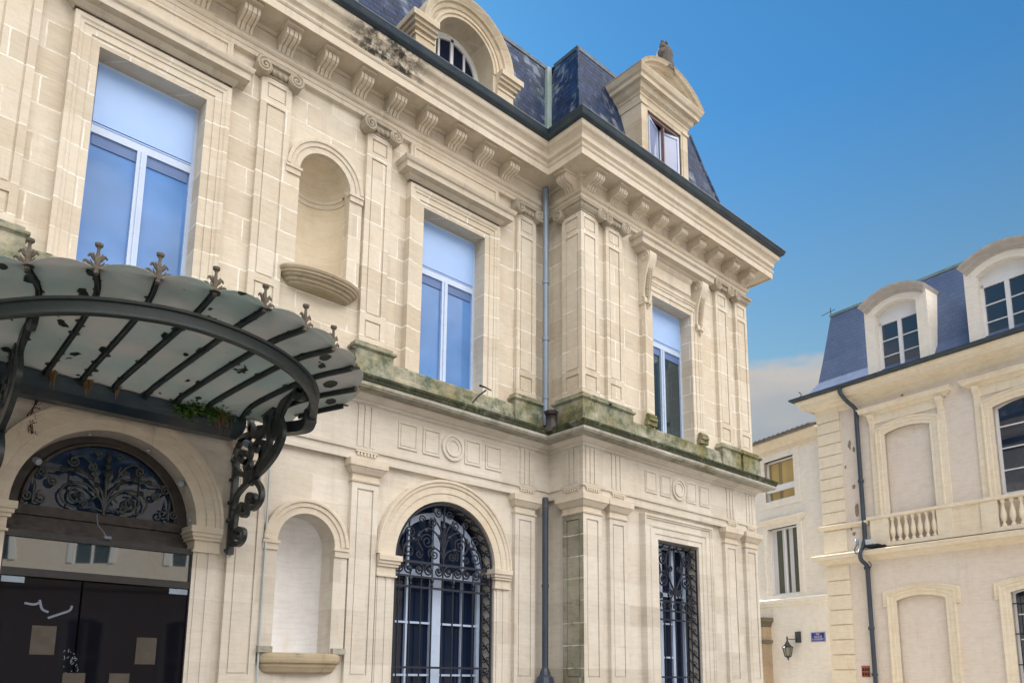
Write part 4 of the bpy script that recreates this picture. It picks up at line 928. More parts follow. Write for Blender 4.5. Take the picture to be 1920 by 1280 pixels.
# pedimented dormer of the pavilion ------------------------------
def ped_dormer():
    f = F((0, -.80, 0), (1, 0, 0)); c = CP-.12; m = MB()
    m.plate(f, [(c-.72, 10.85), (c+.72, 10.85), (c+.72, 12.75), (c-.72, 12.75)], [[(c-.54, 10.9), (c-.54, 12.46), (c+.54, 12.46), (c+.54, 10.9)]], .0, -.35, sides=False)
    m.box(f, c-.72, c-.70, -1.2, 0, 10.85, 12.75); m.box(f, c+.70, c+.72, -1.2, 0, 10.85, 12.75)
    o = part(m, 'pedimented_dormer', M_DORM)
    for sg in (-1, 1):
        s = MB(); x0, x1 = sorted((c+sg*.585, c+sg*.745)); s.box(f, x0, x1, -.9, .035, 10.85, 12.50)
        s.box(f, x0-.02, x1+.02, -.9, .06, 12.50, 12.55); s.build('dormer_pilaster', M_DORM, o)
    s = MB(); s.mould(f, [(c-.54, 10.9), (c-.54, 12.46), (c+.54, 12.46), (c+.54, 10.9)], [(0, -.3), (0, .025), (.035, .03), (.04, -.02)])
    s.build('dormer_window_surround', M_DORM, o)
    t = MB(); q = [f.P(c-.74, -1.4, 0), f.P(c-.74, 0, 0), f.P(c+.74, 0, 0), f.P(c+.74, -1.4, 0)]
    t.sweep([(p.x, p.y) for p in q], [(0, 12.5), (.03, 12.55), (.03, 12.66), (.05, 12.68), (.05, 12.72), (.10, 12.76), (.12, 12.80), (.13, 12.86), (.20, 12.87), (.205, 12.95), (.24, 12.98), (.27, 13.05), (.28, 13.09), (.0, 13.13)], cap=False)
    for i in range(13):
        uu = c-.78+.13*i; t.box(f, uu-.03, uu+.03, .05, .11, 12.76, 12.83)
    for i in range(6): t.box(F(f.P(c-.74, 0, 0), -f.Nn), -.95+.0, 0, 0, 0, 0, 0) if False else None
    t.build('dormer_cornice', M_DORM, o)
    # segmental pediment
    a = MB(); hw = 1.0; rise = .46; rr = (hw*hw+rise*rise)/(2*rise); cz = 13.06+rise-rr; an = math.asin(hw/rr)
    pth = [(c+rr*math.sin(t_), cz+rr*math.cos(t_)) for t_ in [-an+2*an*i/28 for i in range(29)]]
    a.mould(f, pth, [(-.17, -1.3), (-.17, .02), (-.13, .03), (-.125, .09), (-.08, .10), (-.075, .17), (-.03, .19), (-.02, .25), (.03, .27), (.05, .29), (.07, -1.3)])
    a.build('pediment_arch', M_DORM, o, smooth=True)
    b = MB(); b.plate(f, [(c-hw+.1, 13.05)]+[(u, z-.08) for u, z in pth[2:-2]]+[(c+hw-.1, 13.05)], [], -.06, -1.3); b.build('tympanum', M_DORM, o)
    w = MB(); v = -.07
    w.box(f, c-.54, c-.49, v, v+.06, 10.9, 12.46); w.box(f, c+.49, c+.54, v, v+.06, 10.9, 12.46); w.box(f, c-.49, c+.49, v, v+.06, 12.40, 12.46); w.box(f, c-.012, c+.012, v, v+.07, 10.9, 12.36)
    w.build('dormer_window_frame', plain('brown_red_frame', (.20, .12, .11), .5), o)
    # two casements standing open outwards with curtains behind the glass
    for sg in (-1, 1):
        hp = f.P(c+sg*.49, v+.06, 0); an_ = R(16)*1
        dirv = (f.U*(-sg)*math.cos(an_)-f.Nn*math.sin(an_)); ff = F((hp.x, hp.y, 0), (dirv.x*1, dirv.y*1, 0))
        cs = MB(); W = .48
        cs.box(ff, 0, .04, -.02, .02, 10.92, 12.38); cs.box(ff, W-.04, W, -.02, .02, 10.92, 12.38); cs.box(ff, .04, W-.04, -.02, .02, 12.33, 12.38); cs.box(ff, .04, W-.04, -.02, .02, 11.55, 11.58)
        ob = cs.build('open_casement', M_PVC, o)
        gg = MB(); gg.box(ff, .04, W-.04, -.006, .006, 10.92, 12.33); gg.build('casement_pane', glass('casement_glass', (.34, .41, .66), 1.5), o)
    z = MB(); z.box(f, c-.6, c+.6, -.8, -.79, 10.9, 12.6); z.build('dark_room', M_BLACK, o)
    # carved finial: small worn stone figure on its block
    fg = MB(); p0 = f.P(c-.04, .10, 13.58)
    fg.lathe(p0, [(.20, -.1), (.20, .05), (.14, .08), (.13, .18), (.17, .30), (.155, .40), (.11, .48), (.06, .54), (.03, .58), (0, .60)], 9)
    fo = fg.build('carved_finial', stone('dark_carved', (.15, .14, .135), (.10, .09, .09), 0, grime=.8), o, smooth=True)
    e = MB()
    for dx, dz, r_ in ((-.10, .46, .07), (.12, .40, .08), (-.14, .30, .07), (.14, .22, .07), (.02, .60, .04), (-.10, .55, .04)):
        e.lathe(p0+Vector((dx, -.03, dz)), [(0, -r_*1.4), (r_, -r_*.5), (r_*.9, r_*.5), (0, r_*1.5)], 7)
    e.build('carved_leaf', fo.data.materials[0], fo, smooth=True)
ped_dormer()

# ------------------------------------------------------------------ downpipe in the corner
DP = empty('downpipe', (8.70, -.12, 0), 'long downpipe in the inner corner beside the pavilion, zinc above and dark below', 'downpipe')
def clamp(z, r=.062):
    m = MB(); m.lathe((8.70, -.12, z), [(.048, -.03), (r, -.03), (r, .03), (.048, .03)], 14); return m
m = MB(); m.tube([(8.70, -.12, 10.15), (8.70, -.12, 9.62), (8.70, -.12, 8), (8.70, -.12, 5.75)], .052, 14); m.build('upper_pipe', M_ZINC, DP, smooth=True)
m = MB(); m.tube([(8.70, -.12, 4.50), (8.70, -.12, 1.70)], .052, 14); m.build('lower_pipe', M_DPIPE, DP, smooth=True)
m = MB(); m.lathe((8.66, -.30, 5.56), [(.0, .40), (.085, .40), (.10, .34), (.08, .24), (.11, .10), (.19, .0), (.0, -.02)], 8); m.lathe((8.62, -.33, 5.90), [(0, -.04), (.10, -.03), (.13, .02), (.05, .05), (0, .05)], 7); m.build('hopper', M_RUST if False else plain('hopper_iron', (.06, .05, .055), .6), DP, smooth=False)
for z in (8.35, 7.30, 6.25): clamp(z).build('clamp', M_ZINC, DP)
clamp(3.05, .060).build('clamp', M_DPIPE, DP)
m = MB(); m.lathe((8.70, -.12, 4.36), [(.0, .16), (.045, .16), (.04, .06), (.055, .02), (.05, -.02)], 12); m.build('pipe_neck', M_RUST, DP, smooth=True)
m = MB(); m.lathe((8.70, -.12, .1), [(.15, 0), (.15, 1.40), (.13, 1.50), (.09, 1.53), (.08, 1.58), (.06, 1.64)], 10); m.build('pipe_shoe', M_DPIPE, DP)
cd = MB(); cd.tube([(3.985, -.02, 1.2), (3.985, -.02, 2.8), (3.975, -.02, 4.2), (3.97, -.02, 4.45)], .013, 6)
tag(cd.build('conduit', plain('conduit_zinc', (.45, .53, .58), .5, 0, .1)), 'thin pale vertical conduit between the entrance pilaster and the lower niche', 'conduit')

# ------------------------------------------------------------------ glass entrance canopy
CAN = empty('entrance_canopy', (2.3, -.1, 4.4), 'fan shaped iron and ribbed glass canopy with scalloped edge and leaf finials over the entrance', 'canopy')
def canopy():
    zg = lambda y: 4.45-.12*y
    zr = lambda y: 4.28-.12*y
    inner = [(.32, -.9), (.55, -.86), (.82, -.84), (1.10, -.86), (1.39, -.9), (1.70, -.86), (2.0, -.84), (2.31, -.83), (2.62, -.82), (2.94, -.86), (3.32, -1.02), (3.62, -1.12), (3.86, -.98)]
    mid = [(.28, -1.2), (.45, -1.48), (.72, -1.74), (1.04, -1.92), (1.41, -2.10), (1.77, -2.2), (2.14, -2.27), (2.5, -2.27), (2.85, -2.2), (3.18, -2.05), (3.51, -1.83), (3.77, -1.52), (3.97, -1.22)]
    outer = [(.02, -1.45), (.18, -1.78), (.46, -2.08), (.88, -2.33), (1.31, -2.57), (1.73, -2.72), (2.16, -2.80), (2.60, -2.80), (3.03, -2.72), (3.42, -2.54), (3.77, -2.31), (4.04, -1.93), (4.14, -1.50)]
    n = len(inner)
    # wall points: carry the ribs back to the gutter
    wall = [(a+(a-2.2)*.03, -.55) for a, b in inner]
    gl = None
    def fin(x, y, ang):
        m = MB(); z0 = zg(y)-.02; o = Vector((x, y, z0)); d = Vector((math.cos(ang), math.sin(ang), 0)); rdir = Vector((math.sin(ang), -math.cos(ang), 0))
        def Q(a, b, c=0): return o+d*a+Vector((0, 0, b))+rdir*c
        m.lathe(Q(0, 0), [(0, -.03), (.022, -.02), (.020, .06), (.028, .10), (.016, .13), (.012, .19), (.018, .205), (.030, .215), (.033, .235), (0, .24)], 8)
        for s in (-1, 1):
            for (w_, h0, h1, cu) in ((.085, .02, .075, .028), (.058, .085, .13, .018)):
                pts = cat([Q(0, h0), Q(s*w_*.45, h0+.018), Q(s*w_*.8, h0+.05), Q(s*w_*1.0, h1), Q(s*w_*1.12, h1-.01), Q(s*w_*1.08, h1-cu)], 4)
                m.tube(pts, .017, 6, .006)
                pts = cat([Q(0, h0-.01, .01), Q(s*w_*.4, h0+.035, .015), Q(s*w_*.6, h0+.06, .02)], 4); m.tube(pts, .014, 5, .004)
        return m
    for i in range(n):
        m = MB(); pts = [Vector((wall[i][0], wall[i][1], zg(-.55)+.0)), Vector((*inner[i], zg(inner[i][1]))), Vector((*mid[i], zg(mid[i][1]))), Vector((*outer[i], zg(outer[i][1])))]
        if i == n-1: pts = pts[1:]
        ps = cat(pts, 6)
        m.bar([p+Vector((0, 0, -.025)) for p in ps], (0, 0, 1), .022, .055); m.bar([p+Vector((0, 0, -.004)) for p in ps], (0, 0, 1), .05, .008)
        rr = random.Random(i)
        for j in range(16):   # clumps of dirt and old putty along the bar
            q = ps[rr.randrange(len(ps))]; s_ = rr.uniform(.012, .045)
            m.lathe(q+Vector((rr.uniform(-.03, .03), rr.uniform(-.03, .03), -.012)), [(0, -.008), (s_*1.3, -.005), (s_, .003), (0, .004)], 6)
        rb = m.build('rib', M_CANOPY, CAN)
        if 2 <= i <= 11 or i < 2:
            d = Vector((outer[i][0]-mid[i][0], outer[i][1]-mid[i][1])); ang = math.atan2(d.y, d.x)+math.pi/2
            if i < n-1: fin(outer[i][0], outer[i][1], ang).build('leaf_finial', M_RUST, rb, smooth=True)
    for i in range(n-1):
        # glass sheet with rounded outer end, slightly domed between two bars
        m = MB(); K_ = 8; rows = []
        path = lambda k: [wall[k], inner[k], mid[k], outer[k]]
        A_, B_ = path(i), path(i+1)
        A3, B3 = cat([Vector((*p, zg(p[1]))) for p in A_], 6), cat([Vector((*p, zg(p[1]))) for p in B_], 6)
        L = len(A3)
        ext = ((A3[-1]-A3[-3])+(B3[-1]-B3[-3])).normalized()
        for j in range(L):
            rows.append([A3[j].lerp(B3[j], k/K_)+Vector((0, 0, .012*math.sin(math.pi*k/K_))) for k in range(K_+1)])
        rows.append([A3[-1].lerp(B3[-1], k/K_)+ext*(.11*math.sin(math.pi*k/K_)**.6)+Vector((0, 0, .012*math.sin(math.pi*k/K_))) for k in range(K_+1)])
        m._rows(rows, False, False)
        o = m.build('glass_panel', G_CAN, CAN, smooth=True)
        so_ = o.modifiers.new('thick', 'SOLIDIFY'); so_.thickness = .006
    # ring beam: an inverted channel following the curve
    ring = [(.62, -.75), (.62, -1.35), (.70, -1.68), (.90, -1.92), (1.15, -2.14), (1.42, -2.31), (1.72, -2.43), (2.02, -2.50), (2.34, -2.50), (2.72, -2.43), (3.08, -2.28), (3.40, -2.05), (3.64, -1.76), (3.78, -1.46), (3.80, -1.32)]
    rs = cat([Vector((a, b, zr(b))) for a, b in ring], 6)
    m = MB(); rows = []
    for i, p in enumerate(rs):
        t = (rs[min(len(rs)-1, i+1)]-rs[max(0, i-1)]).normalized(); o_ = Vector((t.y, -t.x, 0)).normalized()
        rows.append([p+o_*a+Vector((0, 0, b)) for a, b in ((.035, -.07), (.05, -.062), (.05, -.045), (.030, -.035), (.030, .045), (.055, .052), (.06, .075), (-.045, .075), (-.045, .04), (-.03, .03), (-.03, -.06))])
    m._rows(rows, False, True, True)
    m.build('ring_beam', M_CANOPY, CAN, smooth=True)
    # closed end boxes returning to the wall and the gutter along it
    for sg, x in ((1, 3.80), (-1, .62)):
        m = MB(); pts = cat([Vector((x, -1.42, 4.42)), Vector((x+.02*sg, -1.25, 4.36)), Vector((x-.08*sg, -1.0, 4.36)), Vector((x-.2*sg, -.55, 4.40))], 6)
        m.bar(pts, (0, 0, 1), .12, .13); m.build('end_box', M_CANOPY, CAN, smooth=True)
    m = MB(); pr = [(-.07, 4.36), (-.30, 4.33), (-.50, 4.37), (-.56, 4.42), (-.56, 4.545), (-.59, 4.56), (-.59, 4.58), (-.54, 4.58), (-.07, 4.60)]
    m._rows([[Vector((x, y, z)) for y, z in pr] for x in (.55, 3.42)], False, True, True)
    m.build('wall_gutter', M_GUT, CAN)
    # scroll brackets
    SC = dict(
      S1=[(0.12, 3.16), (-0.11, 3.1), (-0.26, 3.14), (-0.28, 3.22), (-0.16, 3.27), (-0.04, 3.25), (-0.11, 3.19)],
      S2=[(0.02, 3.19), (-0.0, 3.37), (-0.04, 3.51), (-0.18, 3.56), (-0.31, 3.5), (-0.32, 3.44), (-0.23, 3.43), (-0.14, 3.49), (-0.21, 3.51)],
      S3=[(-0.33, 3.82), (-0.53, 3.77), (-0.67, 3.66), (-0.69, 3.55), (-0.57, 3.48), (-0.43, 3.48), (-0.32, 3.56), (-0.34, 3.64), (-0.48, 3.62), (-0.54, 3.57), (-0.47, 3.56)],
      S4=[(-0.33, 3.82), (-0.15, 3.77), (-0.0, 3.7), (0.07, 3.56)],
      S5=[(-0.32, 3.88), (-0.04, 3.97), (0.13, 4.1), (0.15, 4.24), (0.05, 4.34), (-0.13, 4.35), (-0.28, 4.27), (-0.32, 4.15), (-0.23, 4.07), (-0.09, 4.11), (0.0, 4.19), (-0.07, 4.22), (-0.18, 4.18)],
      S6=[(-0.34, 3.9), (-0.21, 3.99), (-0.2, 4.06), (-0.31, 4.05), (-0.34, 3.99), (-0.29, 3.98)],
      S7=[(-0.39, 3.9), (-0.57, 3.98), (-0.64, 4.11), (-0.64, 4.21), (-0.49, 4.25), (-0.42, 4.21), (-0.5, 4.16)],
      S8=[(-0.47, 3.87), (-0.75, 3.94), (-0.98, 4.04), (-1.1, 4.15), (-1.12, 4.25), (-1.03, 4.4), (-1.08, 4.51), (-1.23, 4.63), (-1.32, 4.68), (-1.45, 4.68), (-1.59, 4.59), (-1.56, 4.54), (-1.47, 4.56), (-1.43, 4.61)],
      S9=[(-0.59, 4.06), (-0.79, 4.14), (-0.82, 4.29), (-0.82, 4.42), (-0.92, 4.49)],
      S10=[(0.13, 4.44), (-0.24, 4.39), (-0.26, 4.51), (-0.24, 4.63), (-0.3, 4.73), (-0.45, 4.75), (-0.67, 4.7), (-0.83, 4.6), (-0.8, 4.54), (-0.66, 4.56), (-0.56, 4.63)],
      S11=[(-0.26, 4.51), (-0.44, 4.35), (-0.62, 4.34), (-0.7, 4.4), (-0.7, 4.5)])
    def bracket(X):
        m = MB(); m.box(F((X-.035, 0, 0), (1, 0, 0)), 0, .07, -.01, .055, 3.00, 4.42)
        for z in (3.04, 3.40, 3.62, 3.9, 4.14): m.lathe((X-.05, -.03, z), [(0, -.03), (.024, -.02), (.024, .05), (0, .05)], 8, (1, 0, 0))
        root = m.build('bracket', M_IRON, CAN)
        s = MB()
        for k, p in SC.items():
            q = cat([Vector((X, a-.12, b)) for a, b in p], 7); w_ = .13 if k == 'S8' else .10 if k in ('S9', 'S10', 'S11') else .065
            s.bar(q, (1, 0, 0), w_, .05)
            s.lathe(q[-1]+Vector((-.035, 0, 0)), [(0, -.005), (.042, 0), (.042, .07), (0, .075)], 10, (1, 0, 0))
        s.lathe((X-.05, -.46, 3.85), [(0, -.0), (.09, .01), (.09, .09), (0, .10)], 10, (1, 0, 0))
        s.bar([Vector((X, -.35, 3.85)), Vector((X, -.62, 3.86))], (1, 0, 0), .12, .085)
        s.bar(cat([Vector((X, -1.14, 4.2)), Vector((X, -1.10, 4.38)), Vector((X, -1.26, 4.56)), Vector((X, -1.44, 4.66))], 6), (1, 0, 0), .20, .03)
        s.lathe((X-.06, -1.05, 4.52), [(0, 0), (.20, .01), (.20, .03), (.12, .035), (.12, .09), (.20, .095), (.2, .12), (0, .12)], 18, (1, 0, 0)) if False else None
        s.build('scrollwork', M_IRON, root, smooth=True)
    bracket(3.55); bracket(1.06)
canopy()

# ------------------------------------------------------------------ small things on the front
def foliage(name, c, n, spread, size, mat, label, cat_, seed, droop=0., mats=None):
    rr = random.Random(seed); m = MB()
    for i in range(n):
        d = Vector((rr.gauss(0, spread[0]), rr.gauss(0, spread[1]), rr.gauss(0, spread[2]))); p = Vector(c)+d
        a = rr.uniform(0, 6.28); b = rr.uniform(-1, 1); u = Vector((math.cos(a), math.sin(a), b*.6)).normalized()*size*rr.uniform(.6, 1.3); v = Vector((-math.sin(a), math.cos(a), rr.uniform(-.8, .8))).normalized()*size*.45
        m.add([p, p+u*.5+v, p+u, p+u*.5-v], [(0, 1, 2, 3)])
    for i in range(6):
        m.tube([Vector(c), Vector(c)+Vector((rr.gauss(0, spread[0]), rr.gauss(0, spread[1]), rr.gauss(0, spread[2])))*1.2], .003, 4)
    o = m.build(name, mat); tag(o, label, cat_); return o
foliage('green_plant', (2.92, -.66, 4.47), 420, (.15, .05, .045), .045, M_LEAF, 'leafy green weed growing out of the canopy gutter above the right bracket', 'plant', 3)
foliage('green_plant', (2.72, -.62, 4.43), 200, (.05, .03, .05), .045, M_LEAF, 'small round tuft of green weed hanging over the canopy gutter, left of the bigger weed', 'plant', 5)
def dry(c, h, w_, seed, label):
    rr = random.Random(seed); m = MB(); c = Vector(c)
    for i in range(60):
        a = rr.uniform(0, 6.28); t = rr.betavariate(1.3, 2)*h*1.15; r_ = w_*rr.uniform(.1, 1.5)*(1.2-t/h*.6)
        p0 = c+Vector((rr.gauss(0, w_*.3), rr.gauss(0, w_*.3), 0)); m.tube([p0, p0+Vector((math.cos(a)*r_*.8, math.sin(a)*r_*.8, -t*.45)), p0+Vector((math.cos(a)*r_*.35, math.sin(a)*r_*.35, -t))], .0042, 4, .001)
    tag(m.build('dry_plant', M_DRY), label, 'dead plant')
dry((1.43, -.60, 4.60), .26, .05, 1, 'withered brown weed hanging from the canopy gutter, nearest to the left bracket')
dry((1.75, -.60, 4.56), .24, .045, 2, 'withered brown weed hanging from the canopy gutter over the top of the arch')
dry((2.02, -.60, 4.56), .18, .04, 3, 'smallest withered brown tuft hanging from the middle of the canopy gutter')
dry((3.12, -.62, 4.50), .30, .10, 4, 'broad mat of dead brown roots beside the green weed on the canopy gutter')
rr = random.Random(11); m = MB()
for i in range(40):
    t = rr.uniform(0, 1); m.lathe((1.42+rr.uniform(-.05, .03), -.03-rr.uniform(0, .02), 4.36-.35*t), [(0, -.008), (.008, 0), (0, .008)], 5)
for k in range(4): m.tube([(1.41+.02*k, -.04, 4.45), (1.40-.02*k+rr.uniform(-.02, .02), -.03, 4.2), (1.39+rr.uniform(-.03, .03), -.03, 4.02)], .004, 4)
tag(m.build('berry_stem', plain('dark_red_stem', (.10, .02, .015), .7)), 'dark red dangling stems with berries below the leftmost withered weed', 'dead plant')

def spot(x, z, label, r=.03, ax=(0, -1, -.25), y=.02):
    e = empty('spot_lamp', (x, y, z), label, 'lamp', 'small spot lamps round the entrance arch')
    m = MB(); m.lathe((x, y, z), [(0, 0), (r*.8, 0), (r, r*.6), (r, r*1.6), (0, r*1.6)], 14, ax); m.build('lamp_body', M_ZINC, e, smooth=True)
    q = Vector((x, y, z))+Vector(ax).normalized()*r*1.61
    m = MB(); m.lathe(q, [(0, .004), (r*.8, .002), (r*.85, 0)], 14, ax); m.build('lamp_glass', glass('lamp_lens', (.4, .45, .5), 1.6), e)
def on_arch(a, r=.93): return (CU-.025+r*math.cos(a), ZD+r*math.sin(a))
for a, lab, rr_, yy in ((R(33), 'small round lamp on the right shoulder of the entrance arch', .035, .06), (R(66), 'tiny lamp on the arch soffit right of its crown', .018, .10), (R(107), 'tiny lamp on the arch soffit near its crown', .016, .06)):
    x, z = on_arch(a, .905); spot(x, z, lab, rr_, (-math.cos(a)*.6, -.6, -math.sin(a)*.6), yy)
x, z = on_arch(R(146), .88); spot(x, z, 'bright silver spot lamp on the left shoulder of the entrance arch', .038, (.5, -.7, -.45), .10)
x = 3.03; spot(x, 3.315, 'little round sensor lamp standing on the right impost of the entrance arch', .018, (0, -.3, 1), -.08)
spot(3.50, 4.30, 'white floodlight tucked behind the canopy bracket under its end box', .045, (.5, -.7, -.5), -.35)

M_TWIG = M_IRONB
m = MB(); m.tube([(6.98, -.30, 5.68), (7.06, -.34, 5.80), (7.16, -.40, 5.90)], .012, 6); m.tube([(7.02, -.42, 5.93), (7.13, -.40, 5.94), (7.25, -.42, 5.91)], .018, 6, .010)
tag(m.build('iron_hook', M_IRONB), 'short dark iron hook standing on the mossy ledge below the first floor window', 'hook')

for i, (x, z, w_, h_, lab) in enumerate(((1.68, 1.78, .22, .29, 'brown sheet of paper stuck high on the left glass door'), (2.68, 1.70, .21, .29, 'brown sheet of paper stuck on the right glass door'), (2.00, 1.32, .21, .28, 'sheet of paper at the lower right of the left glass door'), (2.44, 1.32, .20, .28, 'white edged sheet at the lower left of the right glass door'))):
    x -= .06
    m = MB(); m.box(FM, x, x+w_, -.0445, -.042, z, z+h_)
    if i == 3: m.box(FM, x-.005, x+w_, -.0415, -.0405, z+h_-.008, z+h_)
    tag(m.build('paper_notice', M_PAPER), lab, 'notice')
m = MB()
for pts in ([(1.47, 2.29), (1.55, 2.28), (1.60, 2.30)], [(1.60, 2.33), (1.63, 2.24), (1.69, 2.21)], [(1.69, 2.15), (1.80, 2.20), (1.88, 2.24), (1.90, 2.29)]):
    m.bar(cat([FM.P(a+.06, -.047, b) for a, b in pts], 5), FM.Nn, .022, .003)
tag(m.build('tape_strip', M_WHITEP), 'curled strips of whitish tape stuck like a smile on the left glass door', 'tape')
m = MB(); rr = random.Random(4)
for i in range(26):
    x = 2.02+rr.gauss(0, .025)-(i < 6)*.08; z = 1.72+rr.gauss(0, .07); m.bar([FM.P(x, -.047, z), FM.P(x+rr.uniform(-.02, .02), -.047, z+rr.uniform(-.03, .03))], FM.Nn, .006, .003)
tag(m.build('glue_residue', M_WHITEP), 'specks of dried white glue where the two glass doors meet', 'glue marks')
m = MB(); m.tube(cat([Vector((2.12, .12, 3.30)), Vector((2.13, .08, 3.18)), Vector((2.18, .03, 3.10)), Vector((2.22, .02, 3.03))], 6), .007, 5)
m.box(FM, 2.18, 2.25, .0, .03, 3.02, 3.05)
tag(m.build('loose_wire', M_WHITEP), 'loose whitish wire hanging in front of the dark bar over the door frame', 'wire')

# ------------------------------------------------------------------ town house on the right
OH = Vector((22.538, 1.819, 0)); FH = F(OH, (-math.sin(.1), -math.cos(.1), 0))
TW = empty('town_house', OH, 'yellowish rendered town house with quoins, balustrades and slate mansard roof at the right', 'building')
def tpart(mb, name, mat, parent=None, **k): return mb.build(name, mat, parent or TW, **k)
def seg(c, hw, z0, zs, rise, n=12):
    rr_ = (hw*hw+rise*rise)/(2*rise); a = math.asin(hw/rr_)
    return [(c-hw, z0)]+[(c+rr_*math.sin(-a+2*a*i/n), zs+rise-rr_+rr_*math.cos(-a+2*a*i/n)) for i in range(n+1)]+[(c+hw, z0)]
def house():
    f = FH; END = 12.3
    w1 = [(2.70, .64), (5.70, .76), (8.7, .76)]; l1 = [(2.70, .66), (5.72, .80), (8.7, .80)]
    m = MB(); holes = [seg(c, h, 5.42, 8.60, .11) for c, h in w1]+[seg(c, h, .6, 3.78, .12) for c, h in l1]
    m.plate(f, [(0, 0), (END, 0), (END, 10.2), (0, 10.2)], holes, 0, -.18, sides=False)
    m.box(F(f.P(0, 0, 0), -f.Nn), 0.001, 9, 0, .001, 0, 10.2)
    m.box(f, 0, END, -9, -8.9, 0, 10.2); m.box(f, END-.1, END, -9, -.01, 0, 10.2)
    tpart(m, 'wall', M_CREAM)
    # quoins
    q = MB(); z = .1; i = 0
    def blk(z0, z1): q.box(f, -.03, .72+.03*(0), -.02, .045, z0+.016, z1-.016); q.box(F(f.P(0, 0, 0), -f.Nn), .0, .6, 0, .03, z0+.016, z1-.016)
    for k in range(11): blk(.15+k*.435, .15+(k+1)*.435)
    for k in range(10): blk(6.22+k*.355, 6.22+(k+1)*.355)
    q.box(f, -.0, .70, -.02, .006, 0, 9.7)
    blk(5.34, 6.02)
    tpart(q, 'quoins', M_YEL)
    rr = random.Random(21)
    for u, z_, a, b in ((.98, 8.55, .06, .16), (1.10, 8.38, .045, .08), (1.02, 7.25, .06, .07), (1.08, 6.55, .07, .22), (.93, 5.85, .07, .06), (.80, 7.9, .03, .06), (.86, 6.0, .04, .05), (2.66, 9.62, .05, .04)):
        pm = MB(); P_ = [(u+a*math.cos(t)*rr.uniform(.6, 1.2), z_+b*math.sin(t)*rr.uniform(.6, 1.2)) for t in [2*math.pi*i/12 for i in range(12)]]
        pm.plate(f, P_, [], .004, .0); tpart(pm, 'plaster_patch', M_PATCH)
    bd = MB(); pth = [f.P(0, -9, 0), f.P(0, 0, 0), f.P(END, 0, 0)]; pth = [(p.x, p.y) for p in pth]
    bd.sweep(pth, [(.0, 4.98), (.03, 5.0), (.06, 5.03), (.15, 5.08), (.16, 5.10), (.30, 5.13), (.31, 5.20), (.33, 5.24), (.30, 5.27), (.0, 5.33)], cap=False); tpart(bd, 'string_course', M_YEL)
    b2 = MB(); p2 = [f.P(0, -9, 0), f.P(0, 0, 0), f.P(1.42, 0, 0)]; b2.sweep([(p.x, p.y) for p in p2], [(.03, 6.03), (.07, 6.06), (.10, 6.09), (.14, 6.10), (.15, 6.16), (.03, 6.20)], cap=True); tpart(b2, 'band', M_YEL)
    c = MB(); c.sweep(pth, [(.0, 9.66), (.03, 9.70), (.05, 9.74), (.07, 9.83), (.12, 9.87), (.17, 9.90), (.18, 9.93), (.38, 9.96), (.39, 10.04), (.42, 10.08), (.47, 10.13), (.48, 10.18), (.0, 10.20)], cap=False); co = tpart(c, 'cornice', M_YEL)
    g = MB(); g.sweep(pth, [(.44, 10.18)]+[(.52+.09*math.cos(t), 10.26+.07*math.sin(t)) for t in [math.pi*(1+i_/8) for i_ in range(9)]]+[(.61, 10.28), (.2, 10.27)], cap=False); tpart(g, 'gutter', M_GUT)
    # balustrade panels
    ra_ = MB(); ra_.sweep([(p.x, p.y) for p in (f.P(1.42, 0, 0), f.P(END, 0, 0))], [(.02, 6.13), (.14, 6.14), (.16, 6.16), (.16, 6.21), (.14, 6.235), (.02, 6.24)]); ra_.box(f, 1.42, END, .02, .135, 5.33, 5.44)
    for a, b in ((1.50, 2.03), (3.36, 3.76), (4.46, 4.86), (6.54, 6.94), (7.5, 7.9)): ra_.box(f, a, b, .02, .125, 5.44, 6.135)
    for a, b in ((3.76, 4.46), (6.94, 7.5)): ra_.box(f, a, b, .02, .085, 5.44, 6.135)
    for a, b in ((2.03, 3.36), (4.86, 6.54)):
        ra_.box(f, a, b, -.14, -.13, 5.44, 6.135)
    bo = tpart(ra_, 'balustrade', M_YEL)
    base = None
    for a, b, n in ((2.03, 3.36, 7), (4.86, 6.54, 8)):
        for i in range(n):
            u = a+(b-a)*(i+.5)/n
            if base is None:
                k = MB(); k.lathe(f.P(u, .06, 5.44), [(.06, 0), (.06, .05), (.035, .08), (.032, .11), (.06, .17), (.078, .26), (.072, .34), (.045, .46), (.032, .55), (.030, .60), (.045, .61), (.045, .63), (.055, .65), (.06, .695)], 12)
                base = k.build('baluster', M_YEL, bo, smooth=True); u0 = u
            else: dup(base, f.U*(u-u0))
    # window surrounds
    PR = [(0, -.18), (0, .03), (.10, .03), (.11, .05), (.20, .05), (.21, .075), (.25, .08), (.255, 0)]
    for c_, h in w1:
        s = MB(); s.mould(f, seg(c_, h, 6.25, 8.60, .11), PR); s.box(f, c_-h-.42, c_-h-.25, 0, .045, 6.25, 9.15); s.box(f, c_+h+.25, c_+h+.42, 0, .045, 6.25, 9.15)
        s.box(f, c_-h-.42, c_+h+.42, 0, .035, 8.98, 9.28)
        so_ = tpart(s, 'window_surround', M_YEL)
        hd = MB(); u0, u1 = c_-h-.50, c_+h+.50; qq = [f.P(u0, 0, 0), f.P(u0, .04, 0), f.P(u1, .04, 0), f.P(u1, 0, 0)]
        hd.sweep([(p.x, p.y) for p in qq], [(0, 9.24), (.04, 9.28), (.06, 9.33), (.15, 9.34), (.16, 9.42), (.20, 9.47), (.0, 9.52)], cap=False); hd.build('window_hood', M_YEL, so_)
